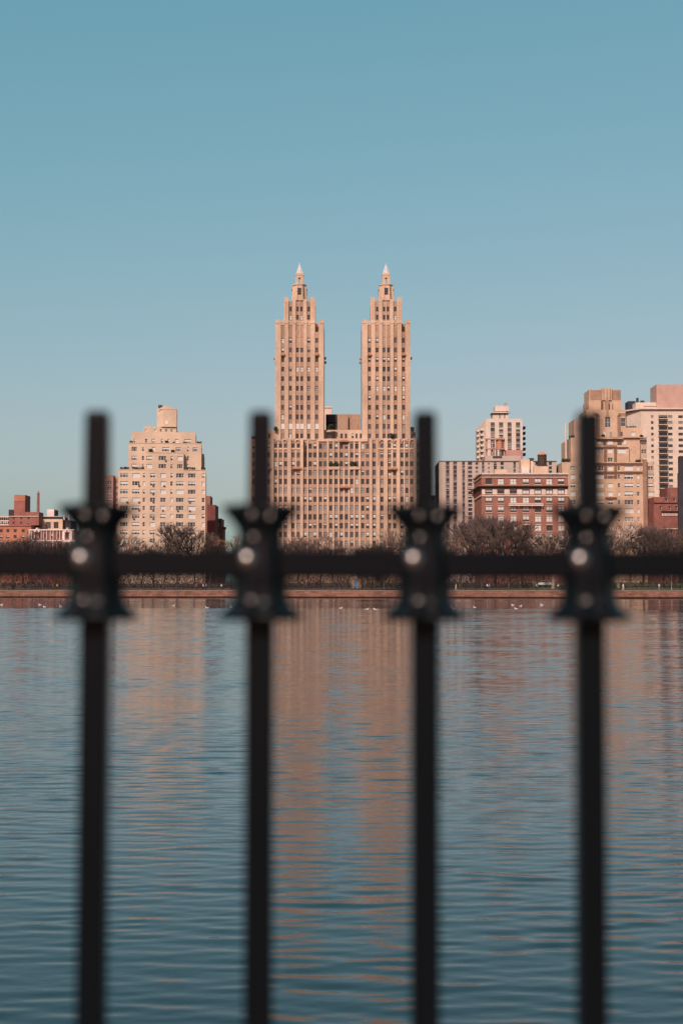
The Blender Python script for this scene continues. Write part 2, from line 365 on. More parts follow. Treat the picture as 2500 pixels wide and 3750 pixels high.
# ---- the twin-towered block
def twin_towers():
    D = 500
    B = Building('apartment_block', 'tan brick apartment block with twin spired towers rising above the water', D, 'tan_dark', (900, 1440, 2.24), frame='dark', styles=(0, 0, 0, 0, 0, 1, 2, 3, 3, 5, 4, 6), seed=11, accent='tan', cx=780)
    # base: 13 storeys, columns read off the facade
    lc = [62, 103, 143, 185, 243, 284, 325, 387, 430, 486, 528, 566, 612, 650, 696, 740, 783, 824, 868, 910, 958, 998, 1052, 1115, 1178, 1220, 1280, 1320, 1360, 1415, 1455, 1492]
    cols = [(c - 12.6, c + 12.6) for c in lc]
    rows = [434 + 72.6 * k for k in range(15)]
    wl = [c for c in cols if c[1] < 470]; wm = [c for c in cols if 470 < c[0] < 1080]; wr = [c for c in cols if c[0] > 1085]
    B.tier(38, 1516, 606, None, 0, 26, cols, rows[3:], 44, coh=.35, parapet=.9)
    B.tier(38, 470, 375, 606, 0, 26, wl, rows[:3], 42, coh=.35); B.tier(1085, 1516, 375, 606, 0, 26, wr, rows[:3], 42, coh=.35)
    B.tier(470.5, 1084.5, 375, 606, 2.3, 23, wm, rows[:3], 42, coh=.35)
    piers = [(38, 48), (76, 89), (117, 129), (157, 171), (199, 229), (258, 269), (299, 310), (341, 371), (446, 470), (502, 512), (582, 597), (664, 681), (711, 725), (755, 768), (839, 853), (883, 895), (925, 943), (1014, 1036), (1068, 1099), (1131, 1162), (1236, 1264), (1295, 1305), (1336, 1345), (1376, 1400), (1431, 1440), (1470, 1478), (1506, 1516)]
    for a, c in piers:
        out = .65 if c - a > 18 else .39
        top = 378 if out < .4 else 370
        if 470 < (a + c) / 2 < 1085: B.bar(a, c, top, 604, 2.3, out, 1, .03); B.bar(a, c, 600, 1460, 0, out, 1, .03)
        else: B.bar(a, c, top, 1460, 0, out, 1, .03)
    for a, c in ((401, 416), (626, 636), (797, 810), (1192, 1206)): B.bar(a, c, 380 if a < 470 or a > 1085 else 612, 1460, 0, .12, 1, .03)
    # slender broad piers of the middle projection and its little balustrade
    B.bar(590, 1000, 374, 396, 2.3, .5, 1, .03)
    for a, c in ((680, 768), (852, 942)): B.bar(a, c, 603, 626, 0, .62, 1, .02)
    # arcaded corbels at the top of both wings
    for wx0, wx1 in ((186, 450), (1085, 1395)):
        n = 5
        for k in range(n):
            c0 = wx0 + (wx1 - wx0) * k / n; c1 = wx0 + (wx1 - wx0) * (k + 1) / n; cc = (c0 + c1) / 2; hw = (c1 - c0) * .36
            pts = []
            for q in range(9):
                t = math.pi * q / 8; pts.append((cc + hw * math.cos(t), 396 - 22 * math.sin(t)))
            for (a, b), (e, f) in zip(pts, pts[1:]):
                B.bar(min(a, e), max(a, e), min(b, f) - 2, max(b, f) + 9, 0, .5, 1, .02)
        B.bar(wx0 - 6, wx1 + 6, 448, 462, 0, .34, 1, .02)
    # setback storey behind the terraces
    B.tier(166, 480, 300, 375, 3.4, 20, [(180, 200), (278, 340), (352, 376), (412, 436), (505, 528)], [350], 40, mi=1)
    B.tier(640, 950, 300, 375, 5.0, 20, [(660, 735), (775, 795), (812, 830), (868, 884), (900, 915), (935, 952)], [350], 40, mi=1)
    B.tier(1110, 1392, 310, 375, 3.4, 20, [(1135, 1160), (1175, 1200), (1290, 1330), (1350, 1375)], [350], 36, mi=1)
    # middle penthouse
    B.tier(657, 940, 172, 300, 13, 10, [], [], 20, mi=0)
    B.boxpart('bulkhead', 750, 838, 183, 300, 11.5, 1.6, M['tan_dark']); B.boxpart('painted_shade_block', 655, 748, 176, 300, 12.2, .9, M['darkbuilding'])  # dark box stands in for the left tower's shadow on the penthouse
    B.bar(660, 745, 240, 246, 13, .8, 2); B.bar(660, 745, 312, 320, 5.0, 1.0, 1)
    # towers (second zoom: x 960 + z / 2.613, y 940 + z / 2.613)
    o0 = B.o
    for sh in (0, 833):
        B.o = (960 + sh / 2.613, 940, 2.613); dd = 2.5
        tc = [(181, 207), (255, 281), (322, 348), (364, 390), (431, 457), (508, 534)]
        trows = [892 + 91.6 * k for k in range(10)]
        if sh == 0: trows = [q for q in trows if abs(q - 1625) > 5]
        B.tier(120, 588, 718, 1760, dd, 20.5, tc, [800] + trows, 46, coh=.45, skip={(0, 3), (0, 2)}, roof=1)
        B.tier(120, 505, 628, 718, dd, 20, tc, [695], 46, skip={(0, 0)}); B.tier(546, 588, 628, 718, dd, 20, [], [], 46); B.tier(506, 545, 640, 718, dd + 2.4, 17, [], [], 46)
        if sh == 0:
            for a, c in ((172, 228), (250, 286), (318, 394), (424, 460), (486, 542)): B.boxpart('window', a, c, 1598, 1648, dd - .03, .05, M['blind']); B.boxpart('window_frame', a - 3, c + 3, 1648.5, 1652, dd - .12, .14, M['frame_tan'])
        for a, c in ((120, 176), (212, 250), (286, 318), (394, 426), (462, 503), (540, 588)): B.bar(a, c, 616, 1755, dd, .4, 1, .03)
        B.bar(351, 361, 640, 1755, dd, .15, 1, .03)
        for a, c in ((120, 160), (208, 250), (290, 322), (392, 430), (455, 504), (548, 588)): B.bar(a, c, 604, 640, dd, .55, 1, .03)
        B.bar(122, 504, 636, 650, dd, .2, 1, .02)
        # carved spandrels above the second row
        for a, c in ((318, 392), (250, 286), (426, 462)): B.bar(a, c, 722, 768, dd, .1, 0, .02)
        # shoulder parapets with arches
        B.tier(146, 503, 612, 632, dd + .9, 18, [], [], 20, mi=1)
        # upper stage
        uc = [(258, 280), (326, 347), (362, 384), (432, 454)]
        B.tier(206, 502, 425, 640, dd + 2.6, 13.2, uc, [500, 578], 46, styles=(0, 2, 0, 5, 0), coh=.6)
        for a, c, t in ((203, 248, 386), (284, 318, 408), (390, 424, 408), (460, 505, 386)): B.bar(a, c, t, 640, dd + 2.6, .5, 1, .03)
        for a, c in ((350, 358), (215, 222), (228, 234), (474, 480), (488, 494)): B.bar(a, c, 430, 640, dd + 2.6, .62 if c < 250 or a > 450 else .3, 1, .03)
        for a, c in ((203, 225), (483, 505), (222, 245), (465, 487)): B.bar(a, c, 388 if (a < 210 or a > 480) else 398, 430, dd + 2.6, .4, 1, 1.2)
        y0 = D + dd + 2.6 + 6.6; cx = B.x(353.5, dd + 9.2)
        s_ = (D + dd + 9.2) / F / B.o[2]
        zz = lambda q: B.z(q, dd + 9.2)
        # octagonal lantern with louvres, buttress fins stepping down
        mb = MB(); rr = 66 * s_
        mb.lathe([(rr * 1.08, zz(430)), (rr * 1.08, zz(385)), (rr, zz(380)), (rr * .98, zz(282)), (rr * 1.1, zz(279)), (rr * 1.1, zz(270))], 8, (cx, y0, 0), 0, rot=R(22.5))
        for k in range(8):
            t = R(45 * k + 22.5); c, sn = math.cos(t), math.sin(t)
            for h, (e, f) in enumerate(((430, 395), (395, 340), (340, 290))):
                q = rr * (1.22 - .07 * h); mb.tube((cx + c * q * .9, y0 + sn * q * .9, zz(e)), (cx + c * q * .9, y0 + sn * q * .9, zz(f)), .45, .45, 4, 0, True)
        B.part('lantern', mb, M['tan'])
        for k in (0, 2, 4, 6):
            t = R(45 * k); c, sn = math.cos(t), math.sin(t); ux, uy = -sn, c; a = rr * .93; mb = MB()
            for zl in (316, 338, 360):
                P = [(cx + c * a + ux * q * 18 * s_, y0 + sn * a + uy * q * 18 * s_) for q in (-1, 1)]
                Q = [(cx + c * (a + .5) + ux * q * 18 * s_, y0 + sn * (a + .5) + uy * q * 18 * s_) for q in (-1, 1)]
                z0, z1 = zz(zl + 5), zz(zl - 5)
                for L_ in ([(*Q[0], z0), (*Q[1], z0), (*Q[1], z1), (*Q[0], z1)], [(*P[0], z1), (*P[1], z1), (*Q[1], z1), (*Q[0], z1)], [(*P[0], z0), (*Q[0], z0), (*Q[1], z0), (*P[1], z0)], [(*P[0], z0), (*P[0], z1), (*Q[0], z1), (*Q[0], z0)], [(*P[1], z0), (*Q[1], z0), (*Q[1], z1), (*P[1], z1)]): mb.face(L_)
            B.part('louvre', mb, M['steel'])
        # open belfry: four corner piers under a lid
        mb = MB(); hw = 37 * s_
        for sx in (-1, 1):
            for sy in (-1, 1): mb.box(cx + sx * hw * .62 - hw * .36, cx + sx * hw * .62 + hw * .36, y0 + sy * hw * .62 - hw * .36, y0 + sy * hw * .62 + hw * .36, zz(270), zz(205))
        mb.box(cx - hw, cx + hw, y0 - hw, y0 + hw, zz(205), zz(182)); mb.box(cx - hw * 1.08, cx + hw * 1.08, y0 - hw * 1.08, y0 + hw * 1.08, zz(181.9), zz(168)); mb.box(cx - hw * .95, cx + hw * .95, y0 - hw * .95, y0 + hw * .95, zz(167.9), zz(160))
        B.part('belfry', mb, M['tan'])
        mb = MB(); mb.lathe([(hw * .9, zz(160)), (hw * .70, zz(148)), (hw * .47, zz(115)), (hw * .23, zz(84)), (.12, zz(66)), (.05, zz(54))], 8, (cx, y0, 0), 0, rot=R(22.5))
        for k in range(8):
            t = R(45 * k + 22.5); mb.tube((cx + hw * .85 * math.cos(t), y0 + hw * .85 * math.sin(t), zz(160)), (cx + hw * .2 * math.cos(t), y0 + hw * .2 * math.sin(t), zz(84)), .14, .08, 4)
        B.part('spire', mb, M['spire'])
        # balconies of terracotta
        spots = [(194, 938, dd), (521, 938, dd)]
        for bx, by, d in spots:
            mb = MB(); B.block(bx - 20, bx + 20, by - 12, by + 5, d - 1.0, 1.35, 0, mb); B.block(bx - 13, bx + 13, by + 4.9, by + 13, d - .6, .9, 1, mb); B.part('balcony', mb, [M['terracotta'], M['tan_dark']])
        for bx, e in ((120, -1), (588, 1)):
            x = B.x(bx, dd); a, c = sorted((x + e * .02, x + e * .75))
            for yy in (D + dd + 3.5, D + dd + 13): mb = MB(); mb.box(a, c, yy, yy + 1.6, B.z(952), B.z(932)); B.part('balcony', mb, M['tan_dark'])
    B.o = o0
    for bx, by in ((398, 618), (436, 618), (1180, 622), (1222, 622), (783, 772), (826, 772), (783, 393), (822, 393), (185, 620)):
        e = 2.3 if by < 400 else 0; mb = MB(); B.block(bx - 19, bx + 19, by - 9, by + 4, e - 1.3, 1.32, 0, mb); B.block(bx - 11, bx + 11, by + 3.9, by + 12, e - .8, .82, 1, mb); B.part('balcony', mb, [M['terracotta'], M['tan_dark']])
    # terrace shrubs and pergola gear on the setbacks
    for gx, gy, gw in ((700, 585, 30), (880, 580, 42), (740, 578, 22), (1200, 345, 24), (240, 288, 16), (1368, 292, 20), (690, 270, 36)):
        mb = MB(); rg = random.Random(gx)
        for k in range(70):
            p = Vector((B.x(gx + rg.uniform(-gw, gw) * .6), D + 1.2 + rg.uniform(-.35, .35), B.z(gy + rg.uniform(-14, 14))))
            q = Vector((rg.uniform(-1, 1), rg.uniform(-1, 1), rg.uniform(-1, 1))).normalized() * .3; w = q.orthogonal().normalized() * .25
            mb.face([p - q - w, p + q - w, p + q + w, p - q + w])
        B.part('terrace_shrub', mb, M['leaf_evergreen'])
    return B.done()

# ---- the stepped peach block on the left
def stepped_block():
    D = 500
    B = Building('apartment_block', 'peach brick stepped apartment block with wide white windows and small square top turret', D, 'peach', (350, 1440, 2.851), frame='white', kind='tri', styles=(0, 0, 1, 1, 2, 2, 6, 3, 4), seed=5, cx=690)
    cols = [(258, 340), (383, 462), (493, 517, 45, 'sash'), (568, 622, 45, 'pair'), (676, 730, 45, 'pair'), (778, 803, 45, 'sash'), (838, 916), (962, 1040), (1106, 1136, 45, 'sash')]
    rows = [858 + 85.3 * k for k in range(13)]
    B.tier(236, 1145, 800, None, 0, 30, cols, rows, 45, coh=.15, parapet=1.0)
    B.tier(525, 915, 620, 800, 0, 6, [(527, 587), (655, 733), (778, 803, 45, 'sash'), (848, 905)], [678, 762], 45, parapet=.9)
    B.tier(347, 1105, 522, 800, 2.2, 22, [(380, 435), (487, 510, 45, 'sash'), (590, 625, 45, 'pair'), (697, 770), (837, 892), (955, 975, 45, 'sash'), (1014, 1066)], [585, 678, 762], 45, only={(0, k) for k in range(7)} | {(1, 0), (2, 0), (1, 1), (2, 1), (1, 5), (2, 5)}, parapet=.9)
    B.tier(383, 1050, 405, 522, 4.4, 18, [(406, 424, 40, 'sash'), (525, 548, 40, 'sash'), (592, 628, 40, 'pair'), (688, 712, 40, 'sash'), (755, 777, 40, 'sash'), (836, 872, 40, 'pair'), (930, 1002)], [497], 40, parapet=.6)
    B.tier(508, 855, 348, 405, 6.6, 14, [(530, 546), (625, 646), (683, 703), (738, 760), (795, 815)], [388], 26, kind='sash', parapet=.4)
    # turret with a chamfered left corner and low gabled roof
    D6 = 6.0; zb, zt = B.z(350, D6), B.z(156, D6); y = D + D6
    xa, xm, xb = B.x(648, D6), B.x(712, D6), B.x(855, D6)
    dep = 7.0; pts = [(xa, y + 1.1), (xm, y), (xb, y), (xb, y + dep), (xa, y + dep)]
    for (a, b), (c, d) in zip(pts, pts[1:] + pts[:1]): B.mb.face([(a, b, zb), (c, d, zb), (c, d, zt), (a, b, zt)])
    B.mb.face([(*p, zt) for p in pts])
    g0, g1, gp, ga = B.x(676, D6), B.x(816, D6), B.x(744, D6), B.z(117, D6)
    B.mb.face([(g0, y + .5, zt), (g1, y + .5, zt), (gp, y + .5, ga)]); B.mb.face([(g1, y + 6, zt), (g0, y + 6, zt), (gp, y + 6, ga)])
    B.mb.face([(g0, y + 6, zt), (g0, y + .5, zt), (gp, y + .5, ga), (gp, y + 6, ga)]); B.mb.face([(g1, y + .5, zt), (g1, y + 6, zt), (gp, y + 6, ga), (gp, y + .5, ga)])
    B.bar(650, 850, 162, 168, D6, .08, 0)
    w0 = B.x(752, D6); B.boxpart('vent_box', 740, 763, 284, 322, D6 - .06, .1, M['frame_white'])
    B.boxpart('roof_tank', 670, 712, 122, 150, 9, 2, M['steel'])
    for ax, at in ((722, 98), (738, 104), (750, 100)):
        mb = MB(); mb.tube((B.x(ax), D + 9, B.z(128)), (B.x(ax), D + 9, B.z(at)), .07, .05, 4); B.part('mast', mb, M['greymetal'])
    # rear wing seen past the right corner
    B.tier(1090, 1158, 630, None, 12, 18, [(1112, 1140)], [690, 762] + rows, 40, kind='sash')
    for k in range(4):
        mb = MB(); B.block(1150, 1168, 715 + 85 * k, 732 + 85 * k, 14, 4, 0, mb); B.part('balcony', mb, M['pinkbrick'])
    for bx0, bx1, by in ((243, 520, 800), (918, 1145, 800), (347, 1105, 522), (525, 915, 620)): B.bar(bx0, bx1, by - 4, by + 2, 2.2 if by == 522 else 0, .14, 0)
    # window air conditioners
    for ax, ay in ((452, 966), (598, 966), (712, 966), (598, 1050), (330, 1138), (452, 1138), (600, 1136), (978, 1136), (452, 1220), (598, 1222), (700, 1222), (855, 1226), (978, 1226), (400, 1312), (600, 1310), (452, 1566), (725, 702)):
        B.boxpart('air_conditioner', ax - 9, ax + 9, ay - 7, ay + 6, -.45, .75, M['acbox'])
    # planters and shrubs along the terraces
    for gx, gy, gw, d in ((300, 784, 45, 1.1), (440, 788, 60, 1.1), (985, 786, 50, 1.1), (1120, 786, 20, 1.1), (735, 500, 18, 3.2), (810, 512, 12, 3.2), (570, 596, 22, 1.2), (800, 604, 16, 1.2), (925, 512, 16, 3.2), (1075, 508, 22, 3.2), (365, 508, 14, 3.2)):
        mb = MB(); rg = random.Random(gx)
        for k in range(60):
            p = Vector((B.x(gx + rg.uniform(-gw, gw)), D + d + rg.uniform(-.3, .3), B.z(gy + rg.uniform(-14, 12))))
            q = Vector((rg.uniform(-1, 1), rg.uniform(-1, 1), rg.uniform(-1, 1))).normalized() * .22; w = q.orthogonal().normalized() * .2
            mb.face([p - q - w, p + q - w, p + q + w, p - q + w])
        B.part('terrace_shrub', mb, M['leaf_evergreen'])
    root = B.done(); root.rotation_euler.z = R(5.0); return root

# ---- far left: red brick school, white and red mansion
def left_group():
    o = (0, 1740, 3.484)
    B = Building('brick_building', 'orange red brick building with square brick tower and tall chimney at the skyline', 520, 'orange', o, frame='dark', styles=(0, 0, 0, 1, 4), seed=3, accent='school_red', cx=100)
    B.tier(-260, 400, 640, None, 0, 26, [(x, x + 38) for x in (-240, -160, -80, 0, 85, 178, 280)], [710, 785, 858, 930, 1000], 40)
    B.tier(115, 497, 525, 640, 4, 20, [(165, 186), (262, 284), (355, 378)], [550, 608], 30, mi=1)
    B.tier(-260, 115, 530, 640, 5, 18, [(k, k + 20) for k in range(-250, 105, 27)], [556, 608], 38, mi=3)
    B.bar(-260, 497, 522, 530, 4, .4, 3); B.bar(-260, 400, 640, 652, 0, .3, 1)
    B.block(178, 318, 252, 530, 8, 9, 1); B.block(178, 318, 252, 330, 7.9, .1, 0)
    B.block(320, 497, 470, 526, 8, 8, 1)
    B.boxpart('roof_tank', 110, 174, 440, 526, 9, 4, M['tar'])
    mb = MB(); cx = B.x(478, 10); zz = lambda q: B.z(q, 10); k_ = 530 / F / 3.484
    mb.lathe([(19 * k_, zz(526)), (17 * k_, zz(240)), (19 * k_, zz(238)), (19 * k_, zz(228)), (9 * k_, zz(226)), (8 * k_, zz(200))], 14, (cx, 531, 0)); B.part('chimney', mb, M['school_red'])
    mb = MB(); mb.tube((B.x(344, 9), 530, B.z(470)), (B.x(344, 9), 530, B.z(420)), .09, .05, 4); B.part('mast', mb, M['greymetal'])
    B.done()
    B = Building('mansion_block', 'white and red brick gabled mansion block with cream penthouse floor on top', 505, 'brownred', o, frame='dark', styles=(0, 0, 1, 3), seed=4, accent='whitestone', cx=680)
    B.tier(372, 950, 700, None, 0, 22, [(412, 440), (500, 526), (566, 592), (650, 676), (735, 760), (838, 880)], [775, 870, 955], 52)
    for a, c in ((372, 392), (404, 411), (441, 448), (493, 499), (527, 533), (560, 565), (593, 600), (642, 649), (677, 684), (728, 734), (761, 768), (800, 836), (882, 925)): B.bar(a, c, 700, 1100, 0, .22, 1)
    for q in range(700, 960, 22): B.bar(826, 838, q, q + 10, 0, .3, 0); B.bar(880, 892, q, q + 10, 0, .3, 0)
    B.bar(368, 955, 692, 706, 0, .5, 1); B.bar(796, 955, 826, 858, 0, .6, 1); B.bar(372, 800, 830, 842, 0, .25, 1)
    for gx, gw, gt in ((475, 42, 668), (862, 34, 664)):
        for f, out, mi in ((1.0, .62, 1), (.62, .7, 0)):
            a, c, t = B.x(gx - gw * f), B.x(gx + gw * f), B.x(gx); y = 505 - out; zb = B.z(726 if f == 1 else 738); zm = B.z(gt if f == 1 else gt + 26)
            B.mb.face([(a, y, zb), (c, y, zb), (t, y, zm)], mi); B.mb.face([(a, y, zb), (t, y, zm), (t, y + 4, zm), (a, y + 4, zb)], mi); B.mb.face([(t, y, zm), (c, y, zb), (c, y + 4, zb), (t, y + 4, zm)], mi)
    B.done()
    B = Building('penthouse_block', 'cream rendered modern block with dark square windows above the gabled mansion', 530, 'cream', o, frame='dark', styles=(0, 0, 3), kind='pair', seed=6, accent='whitestone', cx=700)
    B.tier(496, 800, 562, None, 0, 14, [(505, 516), (530, 541), (585, 650), (688, 748)], [638], 80, mi=0)
    B.tier(798, 905, 575, None, 1.5, 12, [(806, 850)], [640], 75, mi=2)
    B.tier(530, 800, 530, 562, 3, 10, [], [], 10, mi=2)
    B.boxpart('stair_bulkhead', 600, 690, 437, 528, 5, 5, M['whitestone']); B.boxpart('roof_duct', 690, 716, 446, 528, 6, 4, M['tar'])
    B.boxpart('cooling_unit', 808, 826, 510, 572, 3, 2, M['whitestone']); B.boxpart('cooling_unit', 870, 888, 512, 572, 3, 2, M['whitestone'])
    B.bar(520, 800, 524, 530, 3, .2, 1)
    B.done()
    o = (350, 1440, 2.851)
    B = Building('brick_building', 'pinkish brick apartment house half hidden behind the peach stepped block', 545, 'pinkbrick', o, frame='white', kind='pair', seed=8, cx=160)
    B.tier(-20, 182, 856, None, 0, 22, [(-10, 20), (40, 60), (118, 165)], [935, 992, 1055, 1115, 1172, 1230, 1290], 34)
    B.tier(182, 260, 872, None, 2, 20, [(212, 232)], [935, 992, 1055, 1115, 1172, 1230], 30, kind='sash')
    B.done()
    B = Building('brick_building', 'narrow dark red brick building beside the right edge of the peach block', 560, 'darkred', o, frame='white', kind='pair', seed=9, accent='red', cx=1205)
    B.tier(1150, 1196, 1072, None, 6, 10, [], [], 30, mi=1); B.tier(1165, 1250, 1165, None, 0, 14, [], [], 30)
    B.done()
    B = Building('brick_building', 'low reddish brick house with bright windows beside the narrow dark red one', 575, 'brownred', o, frame='white', kind='pair', seed=10, accent='pinkbrick', cx=1280)
    B.tier(1248, 1312, 1308, None, 0, 14, [(1262, 1290)], [1375, 1432, 1490], 40)
    B.boxpart('roof_tank', 1312, 1358, 1396, 1420, 4, 3, M['steel']); B.bar(1250, 1310, 1475, 1482, 0, .3, 1)
    B.tier(1312, 1330, 1410, None, 2, 12, [], [], 20)
    B.done()

# ---- right of the twin towers
def right_group():
    o = (1580, 1440, 2.851)
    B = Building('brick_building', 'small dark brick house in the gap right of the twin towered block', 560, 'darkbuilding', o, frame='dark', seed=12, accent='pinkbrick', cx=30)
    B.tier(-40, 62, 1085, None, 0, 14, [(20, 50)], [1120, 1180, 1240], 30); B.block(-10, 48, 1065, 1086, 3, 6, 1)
    B.done()
    B = Building('dark_tower_block', 'dark narrow building at the left edge of the twin towered block', 515, 'darkbuilding', (0, 0, 1), frame='dark', seed=14, cx=930)  # one even dark colour over the whole narrow block
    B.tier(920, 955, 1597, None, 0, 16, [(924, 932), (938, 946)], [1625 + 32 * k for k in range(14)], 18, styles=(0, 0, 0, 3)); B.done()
    B = Building('far_building', 'pale pink rendered tower top peeping between the twin towers', 760, 'concrete', (0, 0, 1), frame='dark', seed=15, cx=1200)
    B.tier(1186, 1215, 1490, None, 0, 20, [], [], 10); B.bar(1184, 1217, 1488, 1493, 0, .5); B.done()
    # long pink slab
    B = Building('slab_block', 'long pink brick slab block with tall dark vertical window stripes', 507, 'slab', o, frame='dark', kind='pair', styles=(0, 0, 3, 5, 1), seed=16, accent='slab_dark', cx=600)
    rows = [735 + 43.5 * k for k in range(20)]
    cols = [(152, 186), (229, 264), (323, 348), (382, 424), (460, 488, 26, 'sash'), (528, 550, 30, 'sash'), (592, 606, 20, 'sash'), (650, 680), (722, 754, 30), (856, 880), (914, 934, 22, 'sash'), (985, 1010), (1085, 1110), (1160, 1190), (1226, 1258)]
    B.tier(78, 1305, 709, None, 0, 22, cols, rows, 31, parapet=.8)
    for a, c in ((152, 186), (229, 264), (323, 348), (528, 550), (650, 680), (856, 880)):
        for r_ in rows[:-2]: B.bar(a, c, r_ + 17, r_ + 26, 0, .1, 1)
    B.bar(76, 1307, 706, 712, 0, .35, 1)
    for a, c in ((192, 224), (270, 316), (354, 374), (84, 144)): B.bar(a, c, 716, 1700, 0, .25, 0)
    B.tier(560, 935, 652, 709, 3, 12, [], [], 10, mi=0); B.boxpart('louvre', 640, 738, 655, 678, 2.9, .1, M['steel'])
    B.done()
    # white tower with balconies behind it
    B = Building('apartment_tower', 'cream white tower with four window columns and stacked corner balconies', 700, 'concrete', o, frame='dark', kind='pair', styles=(0, 0, 3, 5, 3, 1), seed=17, accent='stone', cx=770)
    rows = [322 + 55.6 * k for k in range(12)]
    B.tier(568, 955, 266, None, 0, 22, [(620, 663), (708, 752), (797, 839), (885, 929)], rows, 38, parapet=1.0, coh=.2)
    for r_ in rows:
        for a, c in ((620, 663), (708, 752), (797, 839), (885, 929)): B.bar(a, c, r_ + 22, r_ + 30, 0, .1, 2)
    # slanted left shoulder
    y = 700; zt0, zt1 = B.z(268), B.z(345); xa, xb = B.x(502), B.x(568)
    B.mb.face([(xa, y + 9, B.base), (xb, y, B.base), (xb, y, zt0), (xa, y + 9, zt1)]); B.mb.face([(xa, y + 20, B.base), (xa, y + 9, B.base), (xa, y + 9, zt1), (xa, y + 20, zt1)])
    B.mb.face([(xa, y + 9, zt1), (xb, y, zt0), (xb, y + 20, zt0), (xa, y + 20, zt1)])
    for k in range(7):
        for (a, c, d, oy) in ((474, 520, 7, 12), (512, 560, 2, 0)):
            mb = MB(); yy = 372 + oy + 55.6 * k
            B.block(a, c, yy + 10, yy + 16, d, 4, 0, mb); B.block(a, c, yy - 4, yy + 9.8, d, .2, 1, mb); B.block(a, a + 3, yy - 4, yy + 9.8, d + .2, 3.5, 1, mb); B.part('balcony', mb, [M['stone'], M['stone']])
            B.boxpart('balcony_door', a + 6, c - 4, yy + 18, yy + 44, d + 2.6, .3, M['glass'])
    for k in range(6):
        mb = MB(); yy = 345 + 55.6 * k; B.block(956, 986, yy + 18, yy + 25, 4, 5, 0, mb); B.block(983, 986, yy, yy + 17.8, 4, 5, 0, mb); B.block(956, 982, yy, yy + 17.8, 4, .2, 0, mb); B.part('balcony', mb, M['darkbuilding'])
    B.block(642, 806, 204, 268, 6, 9, 0); B.block(668, 812, 130, 186, 7, 8, 1)
    a, c = B.x(640, 6), B.x(812, 6); z0, z1 = B.z(206, 6), B.z(184, 6)
    B.mb.face([(a - .6, 705, z0), (c + .6, 705, z0), (c - 2, 708, z1), (a + 2, 708, z1)], 0); B.mb.face([(a - .6, 716, z0), (a - .6, 705, z0), (a + 2, 708, z1), (a + 2, 714, z1)], 0)
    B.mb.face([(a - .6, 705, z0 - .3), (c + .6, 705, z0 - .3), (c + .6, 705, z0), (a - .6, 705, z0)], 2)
    for a in (716, 768): B.boxpart('roof_slot', a - 4, a + 4, 210, 262, 5.9, .1, M['tar'])
    B.boxpart('cooling_unit', 772, 800, 97, 130, 9, 3, M['greymetal'])
    B.done()
    # terracotta dome tank on its brick housing
    t = tank_thing('orange cedar water tank with domed lid in front of the cream tower', 1580 + 715 / 2.851, 1440 + 448 / 2.851, 1440 + 492 / 2.851, 1440 + 572 / 2.851, 1440 + 655 / 2.851, 26, 517, 'woodlight', 'woodlight')
    B = Building('roof_housing', 'open brown brick roof frame standing round the orange water tank', 514, 'pinkbrick', o, seed=18, base=Z(1440 + 709 / 2.851, 514), cx=670, cat='roof structure')
    for a, c in ((570, 586), (628, 640), (752, 768)): B.block(a, c, 472, 709, 3.5, 1.2, 0)
    B.block(570, 768, 470, 482, 2.6, .8, 0); B.block(570, 768, 574, 586, 2.6, .8, 0)
    B.tier(772, 955, 592, 709, 4, 8, [], [], 10)
    B.done()
    # red brick block with cornices
    D = 480
    B = Building('brick_building', 'red brick apartment house with pale stone bands and two projecting cornices', D, 'red', o, frame='dark', kind='pair', styles=(2, 6, 1, 2, 6, 0, 6), seed=19, accent='stone', cx=970)
    cols = [(564, 630), (690, 755), (820, 886), (951, 1018), (1077, 1143), (1196, 1261), (1320, 1386)]
    rows = [920 + 97.3 * k for k in range(9)]
    B.tier(520, 1425, 838, None, 0, 26, cols, rows, 60, coh=.1, parapet=.6)
    for q, qb, out, mi in ((833, 846, .7, 1), (852, 862, .4, 0), (872, 880, .3, 1), (962, 972, 1.3, 0), (1066, 1076, .35, 1)): B.bar(516, 1428, q, qb, 0, out, mi)
    B.bar(520, 1425, 972.2, 996, 0, .5, 2)  # dark band paints the cornice's shadow onto the wall
    for k in range(60):
        a = 522 + k * 15.1; B.bar(a, a + 7, 846.2, 853, 0, .55, 1)
    pc = [520] + [x for c in cols for x in c] + [1425]
    for a, c in zip(pc[::2], pc[1::2]): B.bar(a + 6, c - 6, 1000, 1058, 0, .16, 1)
    for c0, c1 in cols:
        for r_ in rows[:7]:
            B.bar(c0 - 4, c1 + 4, r_ + 31, r_ + 36, 0, .15, 1)
            if r_ > 1050: B.bar(c0 - 2, c1 + 2, r_ - 38, r_ - 31.5, 0, .1, 1)
    # left return wall: cornices and their painted shadow carried round, a few windows
    xa = B.x(520); 
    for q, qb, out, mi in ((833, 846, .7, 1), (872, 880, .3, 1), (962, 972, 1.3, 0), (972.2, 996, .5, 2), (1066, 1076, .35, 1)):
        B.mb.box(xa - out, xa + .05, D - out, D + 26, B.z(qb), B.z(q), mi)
    mb = MB(); B.block(806, 1164, 1168, 1175, -1.2, 1.22, 0, mb); B.block(806, 1164, 1148, 1152, -1.2, .12, 0, mb)
    for k in range(30): a = 806 + k * 12.2; B.block(a, a + 4, 1152, 1168, -1.18, .08, 0, mb)
    for a in (812, 905, 1045, 1150): B.block(a, a + 10, 1175, 1190, -.7, .72, 0, mb)
    B.part('balcony', mb, M['whitestone'])
    for a, c, t, d, m_ in ((935, 1028, 690, 5, 'cream'), (1070, 1214, 762, 4, 'cream'), (662, 790, 796, 4, 'cream'), (1030, 1064, 712, 6, 'stone'), (940, 1022, 775, 3, 'whitestone')): B.boxpart('bulkhead', a, c, t, 842, d, 5, M[m_])
